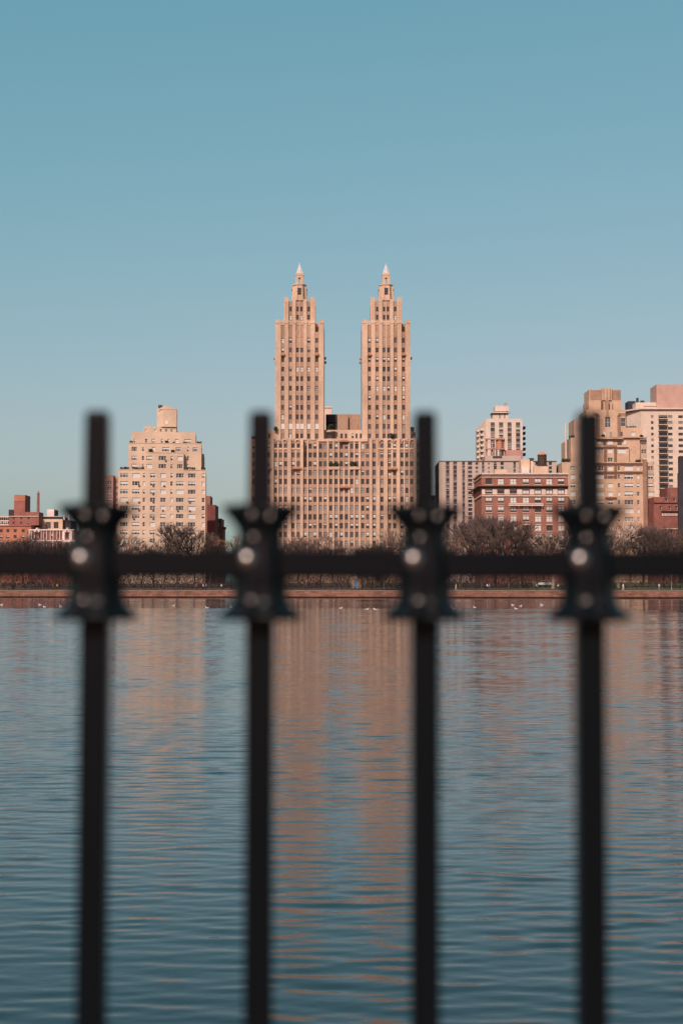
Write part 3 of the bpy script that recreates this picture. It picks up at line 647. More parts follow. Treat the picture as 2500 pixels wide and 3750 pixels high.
    B.boxpart('flue_cap', 1028, 1072, 676, 696, 6, 4, M['steel']); B.boxpart('flue', 1036, 1062, 696, 712, 6.5, 3, M['stone'])
    B.done()
    t = tank_thing('dark cedar water tank with orange conical lid on the red brick house', 1580 + 1163 / 2.851, 1440 + 603 / 2.851, 1440 + 640 / 2.851, 1440 + 750 / 2.851, 1440 + 835 / 2.851, 34, 492, 'wood', 'woodlight')
    # art deco tower block
    o = (2030, 1380, 3.336); D = 500
    B = Building('apartment_block', 'tawny brick art deco block with ribbed crown and brown striped bands', D, 'deco', o, frame='white', kind='tri', styles=(2, 2, 6, 1, 0, 3, 5), seed=20, accent='deco_band', cx=650)
    cols = [(195, 260, 55, 'pair'), (300, 390, 55), (500, 605, 55), (655, 716, 50, 'pair'), (776, 804, 50, 'sash'), (855, 965, 55), (1010, 1040, 50, 'sash')]
    rows = [1117 + 104 * k for k in range(10)]
    B.tier(95, 1085, 1042, None, 0, 26, cols, rows, 55, parapet=.9, coh=.2)
    B.tier(1085, 1215, 1042, None, 1.2, 24, [(1146, 1210, 50, 'pair')], rows, 50, coh=.2)
    B.tier(205, 1050, 742, 1042, 2.4, 22, [(500, 605, 55), (655, 716, 50, 'pair'), (776, 880, 55)], [905, 1012], 55, parapet=.7)
    B.tier(1050, 1135, 760, 1042, 3.6, 18, [(1068, 1130, 50, 'pair')], [805, 912], 50)
    B.tier(470, 915, 852, 1042, 1.2, 8, [(500, 605, 55), (655, 716, 50, 'pair'), (776, 880, 55)], [905, 1012], 55, parapet=.6, roof=2)
    for k, c in enumerate(((530, 575), (600, 640), (660, 720), (775, 830), (850, 885))): B.boxpart('penthouse_window', c[0], c[1], 780, 828, 2.25, .1, M['glass2' if k % 2 else 'blind'])
    B.bar(470, 1135, 735, 744, 2.4, .55, 0); B.bar(510, 840, 752, 762, 2.4, 1.3, 0)
    # upper tower
    B.tier(400, 880, 402, 742, 4.6, 16, [(628, 696, 130, 'pair'), (820, 880, 105, 'sash'), (440, 500, 105, 'sash')], [552], 130, styles=(3, 3, 2))
    B.boxpart('stair_window', 604, 634, 672, 728, 4.5, .12, M['blind']); B.boxpart('stair_window', 682, 710, 668, 728, 4.5, .12, M['curtain']); B.boxpart('stair_window', 815, 840, 670, 722, 4.5, .12, M['glass2']); 
    B.tier(880, 1080, 618, 742, 4.6, 14, [(945, 1000, 50, 'pair')], [695], 50); B.tier(245, 400, 520, 742, 5.6, 12, [(300, 360, 50, 'pair')], [640], 50)
    B.tier(428, 832, 285, 402, 6.2, 12, [], [], 20); B.tier(436, 822, 152, 285, 6.8, 11, [], [], 20, parapet=.3)
    B.block(596, 712, 136, 300, 6.2, 4, 0); B.block(640, 672, 285, 490, 4.3, 3, 0); B.block(690, 716, 300, 410, 4.9, 2, 0); B.block(585, 600, 285, 410, 5.2, 2, 1)
    for a in list(range(452, 596, 14)) + list(range(718, 818, 14)): B.bar(a, a + 4, 160, 283, 6.8, .22, 1)
    for a in (612, 652, 690): B.bar(a, a + 4, 140, 300, 6.2, .15, 1)
    for a in (644, 654, 664): B.bar(a, a + 3, 288, 488, 4.3, .12, 1)
    for e in (0, 14, 28): B.bar(484, 548 + e // 2, 445 + e, 453 + e, 4.6, .1, 1); B.bar(775 - e // 2 + 14, 880, 446 + e, 452 + e, 4.6, .1, 1); B.bar(519 + e, 527 + e, 446 + e, 738, 4.6, .1, 1); B.bar(779 + e, 787 + e, 446 + 28 - e, 738, 4.6, .1, 1)
    for q, a, c, d in ((748, 475, 1130, 2.4), (762, 840, 1130, 2.4), (1052, 475, 1082, 0), (1064, 475, 1082, 0), (1076, 475, 1082, 0), (1156, 475, 1082, 0), (1168, 475, 1082, 0), (1180, 475, 1082, 0), (856, 475, 910, 1.2), (868, 475, 910, 1.2), (1470, 620, 760, 0), (1482, 620, 760, 0), (1494, 620, 760, 0), (1210, 610, 765, 0), (1228, 610, 765, 0)): B.bar(a, c, q, q + 8, d, .14, 1)
    for e in (0, 12, 24): 
        B.bar(611 + e, 619 + e, 1058, 1246, 0, .12, 1); B.bar(758 - e, 766 - e, 1058, 1246, 0, .12, 1); B.bar(611 + e, 619 + e, 835 + e, 1046, 1.2, .12, 1); B.bar(758 - e, 766 - e, 835 + e, 1046, 1.2, .12, 1); B.bar(618 + e, 760 - e, 835 + e, 840 + e, 1.2, .12, 1)
    # banded buttress at the right corner
    B.block(1084, 1134, 1004, 1900, -.5, 1.7, 0); B.bar(1080, 1136, 994, 1008, -.5, .15, 3, 1.7)
    for a in (1088, 1104, 1120): B.bar(a, a + 9, 1012, 1196, -.5, .08, 1); B.bar(a, a + 9, 1246, 1880, -.5, .08, 1)
    for q in (1200, 1216, 1232): B.bar(1084, 1134, q, q + 6, -.5, .1, 1)
    for gx, gy, gw, d in ((150, 1018, 50, 1.6), (240, 720, 30, 4.4), (980, 604, 70, 5.6), (1040, 1030, 30, 1.8), (625, 716, 16, 3.6), (1105, 715, 18, 4.6)):
        mb = MB(); rg = random.Random(gx)
        for k in range(90):
            p = Vector((B.x(gx + rg.uniform(-gw, gw)), D + d + rg.uniform(-.4, .4), B.z(gy + rg.uniform(-20, 18)))); q = Vector((rg.uniform(-1, 1), rg.uniform(-1, 1), rg.uniform(-1, 1))).normalized() * .25; w = q.orthogonal().normalized() * .22
            mb.face([p - q - w, p + q - w, p + q + w, p - q + w])
        B.part('terrace_shrub', mb, M['leaf_evergreen'])
    mb = MB(); mb.tube((B.x(178), D + 6, B.z(1042)), (B.x(178), D + 6, B.z(542)), .32, .3, 8, 0, True); B.part('flue_pipe', mb, M['concrete'])
    B.done()
    # pale slab with balcony stack at the right edge
    B = Building('apartment_tower', 'pale pink concrete tower with one stack of dark balconies and pink roof block', 680, 'concrete', o, frame='dark', kind='pair', styles=(0, 0, 3, 5), seed=21, accent='penthouse', cx=1300)
    rows = [486 + 71 * k for k in range(22)]
    cols = [(1190, 1220, 34, 'sash'), (1284, 1388, 44), (1396, 1452, 34), (1524, 1580, 34), (1640, 1700, 34), (1780, 1880, 44), (1900, 1960, 34)]
    B.tier(1070, 2050, 396, None, 0, 24, cols, rows, 36, parapet=.8)
    y = 680; xa, xb = B.x(946), B.x(1070); zt = B.z(396)
    B.mb.face([(xa, y + 10, B.base), (xb, y, B.base), (xb, y, zt), (xa, y + 10, zt)]); B.mb.face([(xa, y + 24, B.base), (xa, y + 10, B.base), (xa, y + 10, zt), (xa, y + 24, zt)]); B.mb.face([(xa, y + 10, zt), (xb, y, zt), (xb, y + 24, zt), (xa, y + 24, zt)], 2)
    za, zb_ = B.z(398), B.z(380)
    e = [(xa - 2.2, y + 9.4), (xb - .4, y - 1.2), (B.x(2050), y - 1.2), (B.x(2050), y + 10), (xa - 2.2, y + 14)]
    for (a, b), (c, d) in zip(e, e[1:] + e[:1]): B.mb.face([(a, b, za), (c, d, za), (c, d, zb_), (a, b, zb_)], 0)
    B.mb.face([(*p, zb_) for p in e], 0); B.mb.face([(*p, za) for p in reversed(e)], 2)
    for k in range(14):
        mb = MB(); yy = 486 + 71 * k; B.block(1284, 1390, yy + 20, yy + 27, -1.6, 1.62, 0, mb); B.block(1284, 1390, yy - 4, yy + 19.8, -1.6, .12, 1, mb); B.block(1386, 1390, yy - 4, yy + 19.8, -1.45, 1.4, 1, mb); B.part('balcony', mb, [M['concrete'], M['darkbuilding']])
        for q in (0, 1, 2): B.boxpart('side_window', 985 - 0, 1000, 488 + 71 * k, 510 + 71 * k, 4.9, .12, M['glass']) if q == 0 and k < 3 else None
    B.block(1262, 1700, 92, 384, 5, 14, 1); B.block(1006, 1262, 312, 384, 6, 12, 0)
    B.boxpart('parapet_rail', 1100, 1262, 352, 356, 5.6, .15, M['greymetal'])
    B.boxpart('roof_tank', 914, 1004, 295, 430, 14, 8, M['darkbuilding']); B.boxpart('cooling_unit', 1020, 1042, 255, 312, 9, 2, M['tar']); B.boxpart('cooling_unit', 1070, 1112, 288, 312, 9, 2, M['tar'])
    B.done()
    B = Building('brick_building', 'low dark red brick house right of the tawny art deco block', 490, 'brownred', o, frame='white', kind='sash', styles=(0, 0, 2), seed=22, accent='stone', cx=1370)
    B.tier(1214, 1530, 1540, None, 0, 20, [(1285, 1310, 50), (1395, 1420, 50), (1475, 1500, 50)], [1605], 50)
    B.tier(1214, 1530, 1468, 1540, 2, 16, [(1345, 1385, 40), (1450, 1480, 40)], [1505], 36); B.tier(1380, 1540, 1352, 1468, 4, 12, [(1425, 1440, 20)], [1430], 20)
    B.bar(1300, 1530, 1640, 1648, 0, 1.0, 2); B.bar(1310, 1530, 1660, 1700, 0, .25, 1); B.bar(1210, 1530, 1528, 1540, 0, .5, 0); B.bar(1300, 1510, 1850, 1862, 0, .5, 1)
    for k in range(12): B.bar(1322 + 17 * k, 1328 + 17 * k, 1662, 1698, 0, .3, 0)
    B.done()
    B = Building('dark_tower_block', 'building coloured dark for shade, cut by the right edge of the view', 470, 'darkbuilding', (0, 0, 1), frame='dark', seed=23, cx=2520)  # the shade on this building is put into its wall colour
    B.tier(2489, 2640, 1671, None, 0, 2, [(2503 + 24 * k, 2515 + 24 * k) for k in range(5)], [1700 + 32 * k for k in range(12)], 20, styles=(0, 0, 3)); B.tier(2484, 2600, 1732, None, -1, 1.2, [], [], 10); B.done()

# ------------------------------------------------------------------ bare trees
def grow(seed, H, spread=.5, twigw=.028, trunk=.26, pale=False, levels=6, twigs=5):
    rg = random.Random(seed); tr, cr = MB(), MB()
    def br(p, d, L, r, lv):
        q = p; dd = d.copy(); n = 3 if lv >= levels - 2 else 2
        for k in range(n):
            dd = (dd + Vector((rg.uniform(-1, 1), rg.uniform(-1, 1), rg.uniform(-.4, .7))) * (.10 if lv == levels else .17)).normalized()
            e = q + dd * (L / n); rn = r * (1 - .28 * (k + 1) / n)
            (tr if lv >= levels - 1 else cr).tube(q, e, r * (1 - .28 * k / n), rn, 6 if lv >= levels - 1 else (4 if lv > 2 else 3), 0)
            q = e
            if lv < levels - 1 and lv > 1 and k < n - 1 and rg.random() < .6: br(q, side(dd, .9), L * .6, r * .5, lv - 2 if lv > 2 else 1)
        if lv == 1:
            for t in range(twigs):
                s = p.lerp(q, rg.uniform(.1, 1)); v = side(dd, rg.uniform(.25, .9)); l = L * rg.uniform(.5, 1.1); m = s + v * l * .5
                v2 = (v + Vector((rg.uniform(-.3, .3), rg.uniform(-.3, .3), rg.uniform(0, .4)))).normalized()
                cr.tube(s, m, twigw * .6, twigw * .5, 3, 1); cr.tube(m, m + v2 * l * .5, twigw * .5, twigw * .25, 3, 1)
            return
        nc = 3 if lv >= levels - 1 else rg.choice((2, 2, 3))
        for c in range(nc):
            br(q, side(dd, spread * rg.uniform(.6, 1.25), c * 2 * math.pi / nc + rg.uniform(-.6, .6)), L * rg.uniform(.70, .86), r * .72 * (.72 if nc == 3 else .8) / .72, lv - 1)
    def side(d, a, ph=None):
        u = d.orthogonal().normalized(); w = d.cross(u); t = rg.uniform(0, 6.283) if ph is None else ph
        v = d * math.cos(a) + (u * math.cos(t) + w * math.sin(t)) * math.sin(a)
        v.z += .10; return v.normalized()
    br(Vector((0, 0, -.3)), Vector((0, 0, 1)), H * .26, trunk, levels)
    zmax = max(v[2] for v in cr.v); k = H / zmax
    for mb in (tr, cr): mb.v = [(a * k, b * k, c * k) for a, b, c in mb.v]
    return tr, cr
def leafy(seed, H):
    tr, cr = grow(seed, H, .55, .03, .24, levels=5, twigs=3); rg = random.Random(seed + 1)
    pts = [Vector(v) for v in cr.v if v[2] > H * .3]
    for k in range(2600):
        p = rg.choice(pts) + Vector((rg.gauss(0, .35), rg.gauss(0, .35), rg.gauss(0, .3)))
        q = Vector((rg.uniform(-1, 1), rg.uniform(-1, 1), rg.uniform(-1, 1))).normalized() * rg.uniform(.08, .16); w = q.orthogonal().normalized() * rg.uniform(.06, .13)
        cr.face([p - q, p + w, p + q, p - w], 2)
    return tr, cr
VAR = {}
def dense(seed, H):
    tr, cr = grow(seed, H, .5, .03, .22, levels=5, twigs=3); rg = random.Random(seed + 1)
    pts = [Vector(v) for v in cr.v]
    for k in range(7000):
        p = rg.choice(pts) + Vector((rg.gauss(0, .45), rg.gauss(0, .45), rg.gauss(-.3, .6))); p.z = max(.3, p.z - rg.random() ** 2 * H * .4)
        q = Vector((rg.uniform(-1, 1), rg.uniform(-1, 1), rg.uniform(-1, 1))).normalized() * rg.uniform(.12, .26); w = q.orthogonal().normalized() * rg.uniform(.08, .18)
        cr.face([p - q, p + w, p + q, p - w], 2)
    return tr, cr
def variant(key, maker, mats_t, mats_c):
    tr, cr = maker
    VAR[key] = (tr.mesh('trunk', mats_t), cr.mesh('crown', mats_c))
for i in range(4): variant(('dark', i), grow(100 + i, 16, .52, .042, .26, twigs=8), M['bark'], [M['bark'], M['twig'], M['leaf_orange']])
for i in range(2): variant(('tan', i), grow(200 + i, 14, .42, .036, .2, twigs=5), M['bark'], [M['twig_tan'], M['twig_tan'], M['leaf_orange']])
variant(('pale', 0), grow(301, 15, .62, .026, .30, levels=5, twigs=3), M['bark_pale'], [M['bark_pale'], M['twig_tan'], M['leaf_orange']])
variant(('pale', 1), grow(302, 15, .55, .026, .28, levels=5, twigs=3), M['bark_pale'], [M['bark_pale'], M['twig_tan'], M['leaf_orange']])
variant(('orange', 0), leafy(401, 12), M['bark'], [M['bark'], M['twig_tan'], M['leaf_orange']])
variant(('ever', 0), dense(501, 12), M['bark'], [M['bark'], M['twig'], M['dark_leaf']])
variant(('ever', 1), dense(502, 12), M['bark'], [M['bark'], M['twig'], M['dark_leaf']])
VH = {'ever': 12, 'dark': 16, 'tan': 14, 'pale': 15, 'orange': 12}
def ground_z(x, y):
    t = y - shore_y(x) - 9
    return 1.92 + max(0, min(1, t / 80.0)) * 1.6 + max(0, min(1, (t - 80) / 100)) * 1.0
def tree(px, D, pytop, key, label, name='bare_tree', width=1.0, group='bare trees behind the reservoir wall'):
    x = X(px, D); z = ground_z(x, D); H = Z(pytop, D) - z; s = H / VH[key[0]]
    t = thing(name, label, 'tree', (x, D, z), rnd.uniform(0, 6.28), group); t.scale = (s * width, s * width, s)
    obj('trunk', VAR[key][0], t); obj('crown', VAR[key][1], t)
    return t
ORD = ['first', 'second', 'third', 'fourth', 'fifth', 'sixth', 'seventh', 'eighth', 'ninth', 'tenth', 'eleventh', 'twelfth', 'thirteenth', 'fourteenth', 'fifteenth', 'sixteenth']
def trees():
    tree(650, 385, 1900, ('dark', 0), 'tallest bare spreading tree in front of the peach stepped block', width=1.0)
    tree(716, 392, 1915, ('dark', 2), 'bare tree at the right corner of the peach stepped block', width=.95)
    tree(160, 388, 1932, ('dark', 1), 'wide bare tree hiding the left half of the gabled mansion', width=1.0)
    tree(822, 400, 1952, ('orange', 0), 'tree still holding dry orange leaves in the gap right of the peach block', 'oak_tree', 1.15, 'trees with dry leaves')
    tree(2022, 372, 1925, ('pale', 0), 'pale barked sycamore in front of the red brick house with cornices', 'sycamore_tree', 1.2, 'pale barked trees')
    tree(2262, 372, 1890, ('pale', 1), 'tall pale limbed sycamore before the art deco block', 'sycamore_tree', 1.1, 'pale barked trees')
    tree(1452, 378, 1915, ('tan', 0), 'tall thin tan twigged tree at the right side of the twin towered block', width=.8)
    for k, (px, D, top, lab) in enumerate(((1336, 356, 2000, 'dense dark leaved tree below the left edge of the right spired tower'), (1372, 360, 1985, 'tallest dense dark leaved tree below the right spired tower'), (1406, 355, 1996, 'dense dark leaved tree below the middle of the right spired tower'))):
        tree(px, D, top, ('ever', k % 2), lab, 'evergreen_tree', .62, 'dense dark trees by the far path')
    # (where, [(px, D, top, kind)...]) listed from left to right
    rows = [
        ('before the orange brick building', [(-40, 376, 1990, ('dark', 3)), (8, 392, 1972, ('tan', 1)), (52, 380, 1985, ('dark', 0)), (92, 398, 1960, ('tan', 0))]),
        ('before the gabled mansion', [(118, 404, 1965, ('dark', 2)), (205, 402, 1948, ('dark', 3)), (250, 380, 1960, ('dark', 0))]),
        ('just left of the peach block', [(300, 396, 1940, ('dark', 1)), (345, 384, 1950, ('dark', 2)), (398, 398, 1935, ('dark', 3)), (432, 380, 1930, ('tan', 0))]),
        ('before the peach block', [(476, 384, 2000, ('tan', 1)), (520, 398, 2008, ('dark', 1)), (566, 402, 1985, ('dark', 3)), (600, 378, 1960, ('tan', 0))]),
        ('just right of the peach block', [(768, 384, 1975, ('dark', 1)), (862, 382, 1990, ('dark', 2)), (905, 396, 1975, ('tan', 1))]),
        ('under the left spired tower', [(960, 380, 1985, ('dark', 0)), (1012, 392, 1960, ('tan', 0)), (1052, 376, 1965, ('dark', 3)), (1092, 398, 1958, ('tan', 1)), (1130, 380, 1972, ('dark', 1)), (1172, 396, 1962, ('tan', 0)), (1215, 384, 1980, ('dark', 2))]),
        ('under the right spired tower', [(1258, 390, 2020, ('tan', 1)), (1302, 378, 2030, ('dark', 0)), (1345, 392, 1985, ('dark', 3)), (1392, 376, 1978, ('tan', 0)), (1425, 396, 1970, ('dark', 1)), (1500, 380, 1965, ('dark', 2)), (1548, 390, 1950, ('dark', 0))]),
        ('before the pink slab block', [(1600, 372, 1950, ('dark', 1)), (1640, 384, 1925, ('tan', 1)), (1680, 370, 1920, ('tan', 0)), (1722, 378, 1895, ('dark', 3))]),
        ('before the corniced red house', [(1762, 366, 1885, ('dark', 2)), (1812, 376, 1892, ('dark', 0)), (1862, 364, 1900, ('dark', 1)), (1912, 374, 1912, ('dark', 3)), (1965, 380, 1940, ('tan', 1)), (2075, 368, 1935, ('dark', 2))]),
        ('before the art deco block', [(2128, 376, 1930, ('dark', 0)), (2180, 362, 1935, ('dark', 1)), (2222, 374, 1925, ('tan', 0)), (2305, 364, 1925, ('dark', 3)), (2348, 374, 1915, ('tan', 1)), (2390, 360, 1938, ('dark', 2))]),
        ('before the low dark red house', [(2425, 372, 1935, ('dark', 0)), (2462, 362, 1945, ('tan', 0)), (2500, 370, 1925, ('dark', 3)), (2545, 360, 1930, ('dark', 1))]),
    ]
    for where, lst in rows:
        for k, (px, D, top, key) in enumerate(lst):
            tree(px, D + 4 + (k * 7) % 11, top + rnd.uniform(-26, 16), key, f'{ORD[k]} bare {"tan" if key[0] == "tan" else "brown"} tree from the left, {where}', width=.95 + .1 * (k % 3))

def undergrowth():
    """brown scrub in one mass behind the path, and a farther one below the buildings"""
    for name, yoff, dep, n, hh, seed, mat in (('undergrowth', 14, 40, 42000, 2.2, 5, 'bush'), ('undergrowth', 60, 50, 46000, 6.5, 6, 'bush')):
        rg = random.Random(seed); mb = MB()
        for k in range(n):
            x = rg.uniform(-125, 130); y = shore_y(x) + yoff + rg.uniform(0, dep)
            dens = .5 + .5 * math.sin(x * .21 + math.sin(y * .3) * 2) * math.sin(x * .07 + 1.3)
            if rg.random() > .25 + .75 * dens: continue
            if seed == 5 and abs(x - .1455 * y) < 4.5 and y < shore_y(x) + 56: continue
            if seed == 5 and x > 62 and rg.random() < .8: continue
            z = ground_z(x, y) + abs(rg.gauss(0, hh * (.75 if x < -45 else .5))) * (.5 + dens)
            p = Vector((x, y, z)); d = Vector((rg.uniform(-.5, .5), rg.uniform(-.5, .5), rg.uniform(.5, 1))).normalized() * rg.uniform(.3, .8)
            w = d.orthogonal().normalized(); w.rotate(Matrix.Rotation(rg.uniform(0, 6.28), 3, d.normalized())); w *= rg.uniform(.04, .12)
            mb.face([p - w, p + w, p + d], 0)
        o = mb.build(name, M[mat]); tag(o, 'brown leafless scrub between the path and the trees' if seed == 5 else 'farther brown scrub filling the park below the buildings', 'undergrowth', kind='stuff')

# ------------------------------------------------------------------ setting
def water_sheet():
    """the reservoir: a finely divided sheet of wind ripples in front of the far wall, calm water round it"""
    import numpy as np
    ys = [2.3]
    while ys[-1] < 384: ys.append(ys[-1] + .028 + max(0, ys[-1] - 9) * .00033)
    ys = np.array(ys); nc = 200; u = np.linspace(-1, 1, nc)
    Y = np.repeat(ys[:, None], nc, 1); Xg = u[None, :] * (.36 * Y + 3.0)
    rg = np.random.RandomState(3); H = np.zeros_like(Y); 
    def lowf(lx, ly, n, seed):
        q = np.random.RandomState(seed); o = np.zeros_like(Y)
        for k in range(n):
            o += np.sin(2 * np.pi * (Xg / (lx * q.uniform(.6, 1.7)) * q.choice((-1, 1)) + Y / (ly * q.uniform(.6, 1.7))) + q.uniform(0, 6.28))
        return o / math.sqrt(n / 2)
    grp = [1 + .30 * lowf(4, 1.5, 6, 10 + k) for k in range(4)]
    for k in range(WAVE_N):
        lam = float(np.exp(rg.normal(math.log(.31), .40))); lam = min(1.5, max(.17, lam)); th = R(-3 + rg.normal(0, 9 + 5 * min(2, .3 / lam))); kk = 2 * np.pi / lam
        sl = WAVE_SLOPE * math.sqrt(2.0 / WAVE_N) * rg.uniform(.6, 1.4) * (1.0 if lam < .5 else .55)
        ph = kk * (Xg * math.sin(th) + Y * math.cos(th)) + rg.uniform(0, 6.28)
        H += sl / kk * np.sin(ph) * grp[k % 4]
    # wind: gusts in broad patches, a slick of calm water some way off the far wall
    d = Y + .20 * Xg * np.clip(Y / 300, 0, 1) + 14 * lowf(160, 60, 4, 31)
    env = np.interp(d, WIND_D, WIND_A) * (1 + .16 * lowf(26, 14, 6, 33))
    H *= np.clip(env, .03, 2)
    V = np.stack([Xg, Y, H], -1).reshape(-1, 3); nr = len(ys); n0 = len(V)
    a = (np.arange(nr - 1)[:, None] * nc + np.arange(nc - 1)[None, :]).reshape(-1); Q = np.stack([a, a + 1, a + nc + 1, a + nc], 1)
    zf = -.06; ex = np.array([(-700, 2.3, zf), (700, 2.3, zf), (700, shore_y(700), zf), (-700, shore_y(-700), zf)])
    V = np.concatenate([V, ex]); Q = np.concatenate([Q, [[n0, n0 + 1, n0 + 2, n0 + 3]]])
    me = bpy.data.meshes.new('water'); me.vertices.add(len(V)); me.vertices.foreach_set('co', V.astype(np.float32).ravel())
    me.loops.add(Q.size); me.loops.foreach_set('vertex_index', Q.astype(np.int32).ravel()); me.polygons.add(len(Q)); me.polygons.foreach_set('loop_start', np.arange(0, Q.size, 4, dtype=np.int32))
    me.polygons.foreach_set('use_smooth', np.ones(len(Q), dtype=bool)); me.materials.append(M['water']); me.update(calc_edges=True)
    o = obj('water', me); o['kind'] = 'structure'
WAVE_N, WAVE_SLOPE = 70, .062
WIND_D, WIND_A = (0, 14, 40, 90, 130, 165, 185, 255, 275, 320, 335, 400), (.78, .72, .74, 1.05, 1.3, 1.3, .10, .06, .9, 1.0, .8, .8)
def setting():
    water_sheet()
    # far bank: strips along the shore that climb into the park, then a flat sheet to the horizon
    mb = MB(); offs = [.9, 9, 25, 45, 65, 89, 120, 189, 400, 4000]
    xs = [-4000, -700] + [-700 + 20 * k for k in range(1, 70)] + [700, 4000]
    P = [[(x, (shore_y(x) + f if f < 400 else 700 + f), ground_z(x, shore_y(x) + f)) for x in xs] for f in offs]
    for r0, r1 in zip(P, P[1:]):
        for k in range(len(xs) - 1): mb.face([r0[k], r0[k + 1], r1[k + 1], r1[k]])
    g = 1.5
    mb.face([(-4000, -400, g), (4000, -400, g), (4000, -2.2, g), (-4000, -2.2, g)])
    for a, c in ((-4000, -701), (701, 4000)): mb.face([(a, -2.2, g), (c, -2.2, g), (c, shore_y(c) + .9, g), (a, shore_y(a) + .9, g)])
    o = mb.build('ground', M['ground']); o['kind'] = 'structure'
    mb = MB(); mb.face([(-400, -2.2, 1.505), (400, -2.2, 1.505), (400, 1.9, 1.505), (-400, 1.9, 1.505)]); o = mb.build('near_path', M['path']); o['kind'] = 'structure'
    mb = MB(); mb.box(-400, 400, 1.9, 2.35, -1.5, 1.62); o = mb.build('near_bank_wall', M['wallstone']); tag(o, 'low stone bank wall under the near fence', 'wall')
    # path on the far bank
    mb = MB()
    for k in range(len(xs) - 1):
        a, c = xs[k], xs[k + 1]
        if a < -700 or c > 700: continue
        mb.face([(a, shore_y(a) + 1.6, 1.925), (c, shore_y(c) + 1.6, 1.925), (c, shore_y(c) + 6.5, 1.925), (a, shore_y(a) + 6.5, 1.925)])
    o = mb.build('far_path', M['path']); o['kind'] = 'structure'
    # reservoir wall
    mb = MB()
    def ribbon(o0, o1, z0, z1, mi, a=-700, c=700):
        ya, yc = shore_y(a), shore_y(c); v = [(a, ya + o0), (c, yc + o0), (c, yc + o1), (a, ya + o1)]
        for (p, q), (r_, s_) in zip(v, v[1:] + v[:1]): mb.face([(p, q, z0), (r_, s_, z0), (r_, s_, z1), (p, q, z1)], mi)
        mb.face([(*p, z1) for p in v], mi)
    ribbon(-.05, .9, -1.2, 1.78, 0); ribbon(-.10, .98, 1.782, 1.95, 1)
    o = mb.build('reservoir_wall', [M['wallstone'], M['path']]); tag(o, 'long brown sandstone wall with pale coping along the far shore', 'wall')
    # far fence on the coping
    t = thing('iron_fence', 'thin dark fence running on top of the far reservoir wall', 'fence', (0, shore_y(0) + .4, 1.95))
    dxy = Vector((1, -.20, 0)).normalized()
    for zz, th in ((1.0, .03), (.12, .025)):
        mb = MB(); mb.tube((-300, 60.0, zz), (300, -60.0, zz), th, th, 4); mb.build('rail', M['iron'], t, off=(0, 0, 0))
    mb = MB()
    for k in range(-800, 801):
        x = k * .14; mb.tube((x, -.2 * x, 0), (x, -.2 * x, 1.12), .011, .011, 3)
    o = mb.build('picket', M['iron'], t, off=(0, 0, 0)); o['kind'] = 'stuff'
    mb = MB()
    for k in range(-45, 46):
        x = k * 2.5; mb.tube((x, -.2 * x, 0), (x, -.2 * x, 1.2), .035, .035, 5, 0, True)
    o = mb.build('post', M['iron'], t, off=(0, 0, 0)); o['kind'] = 'stuff'

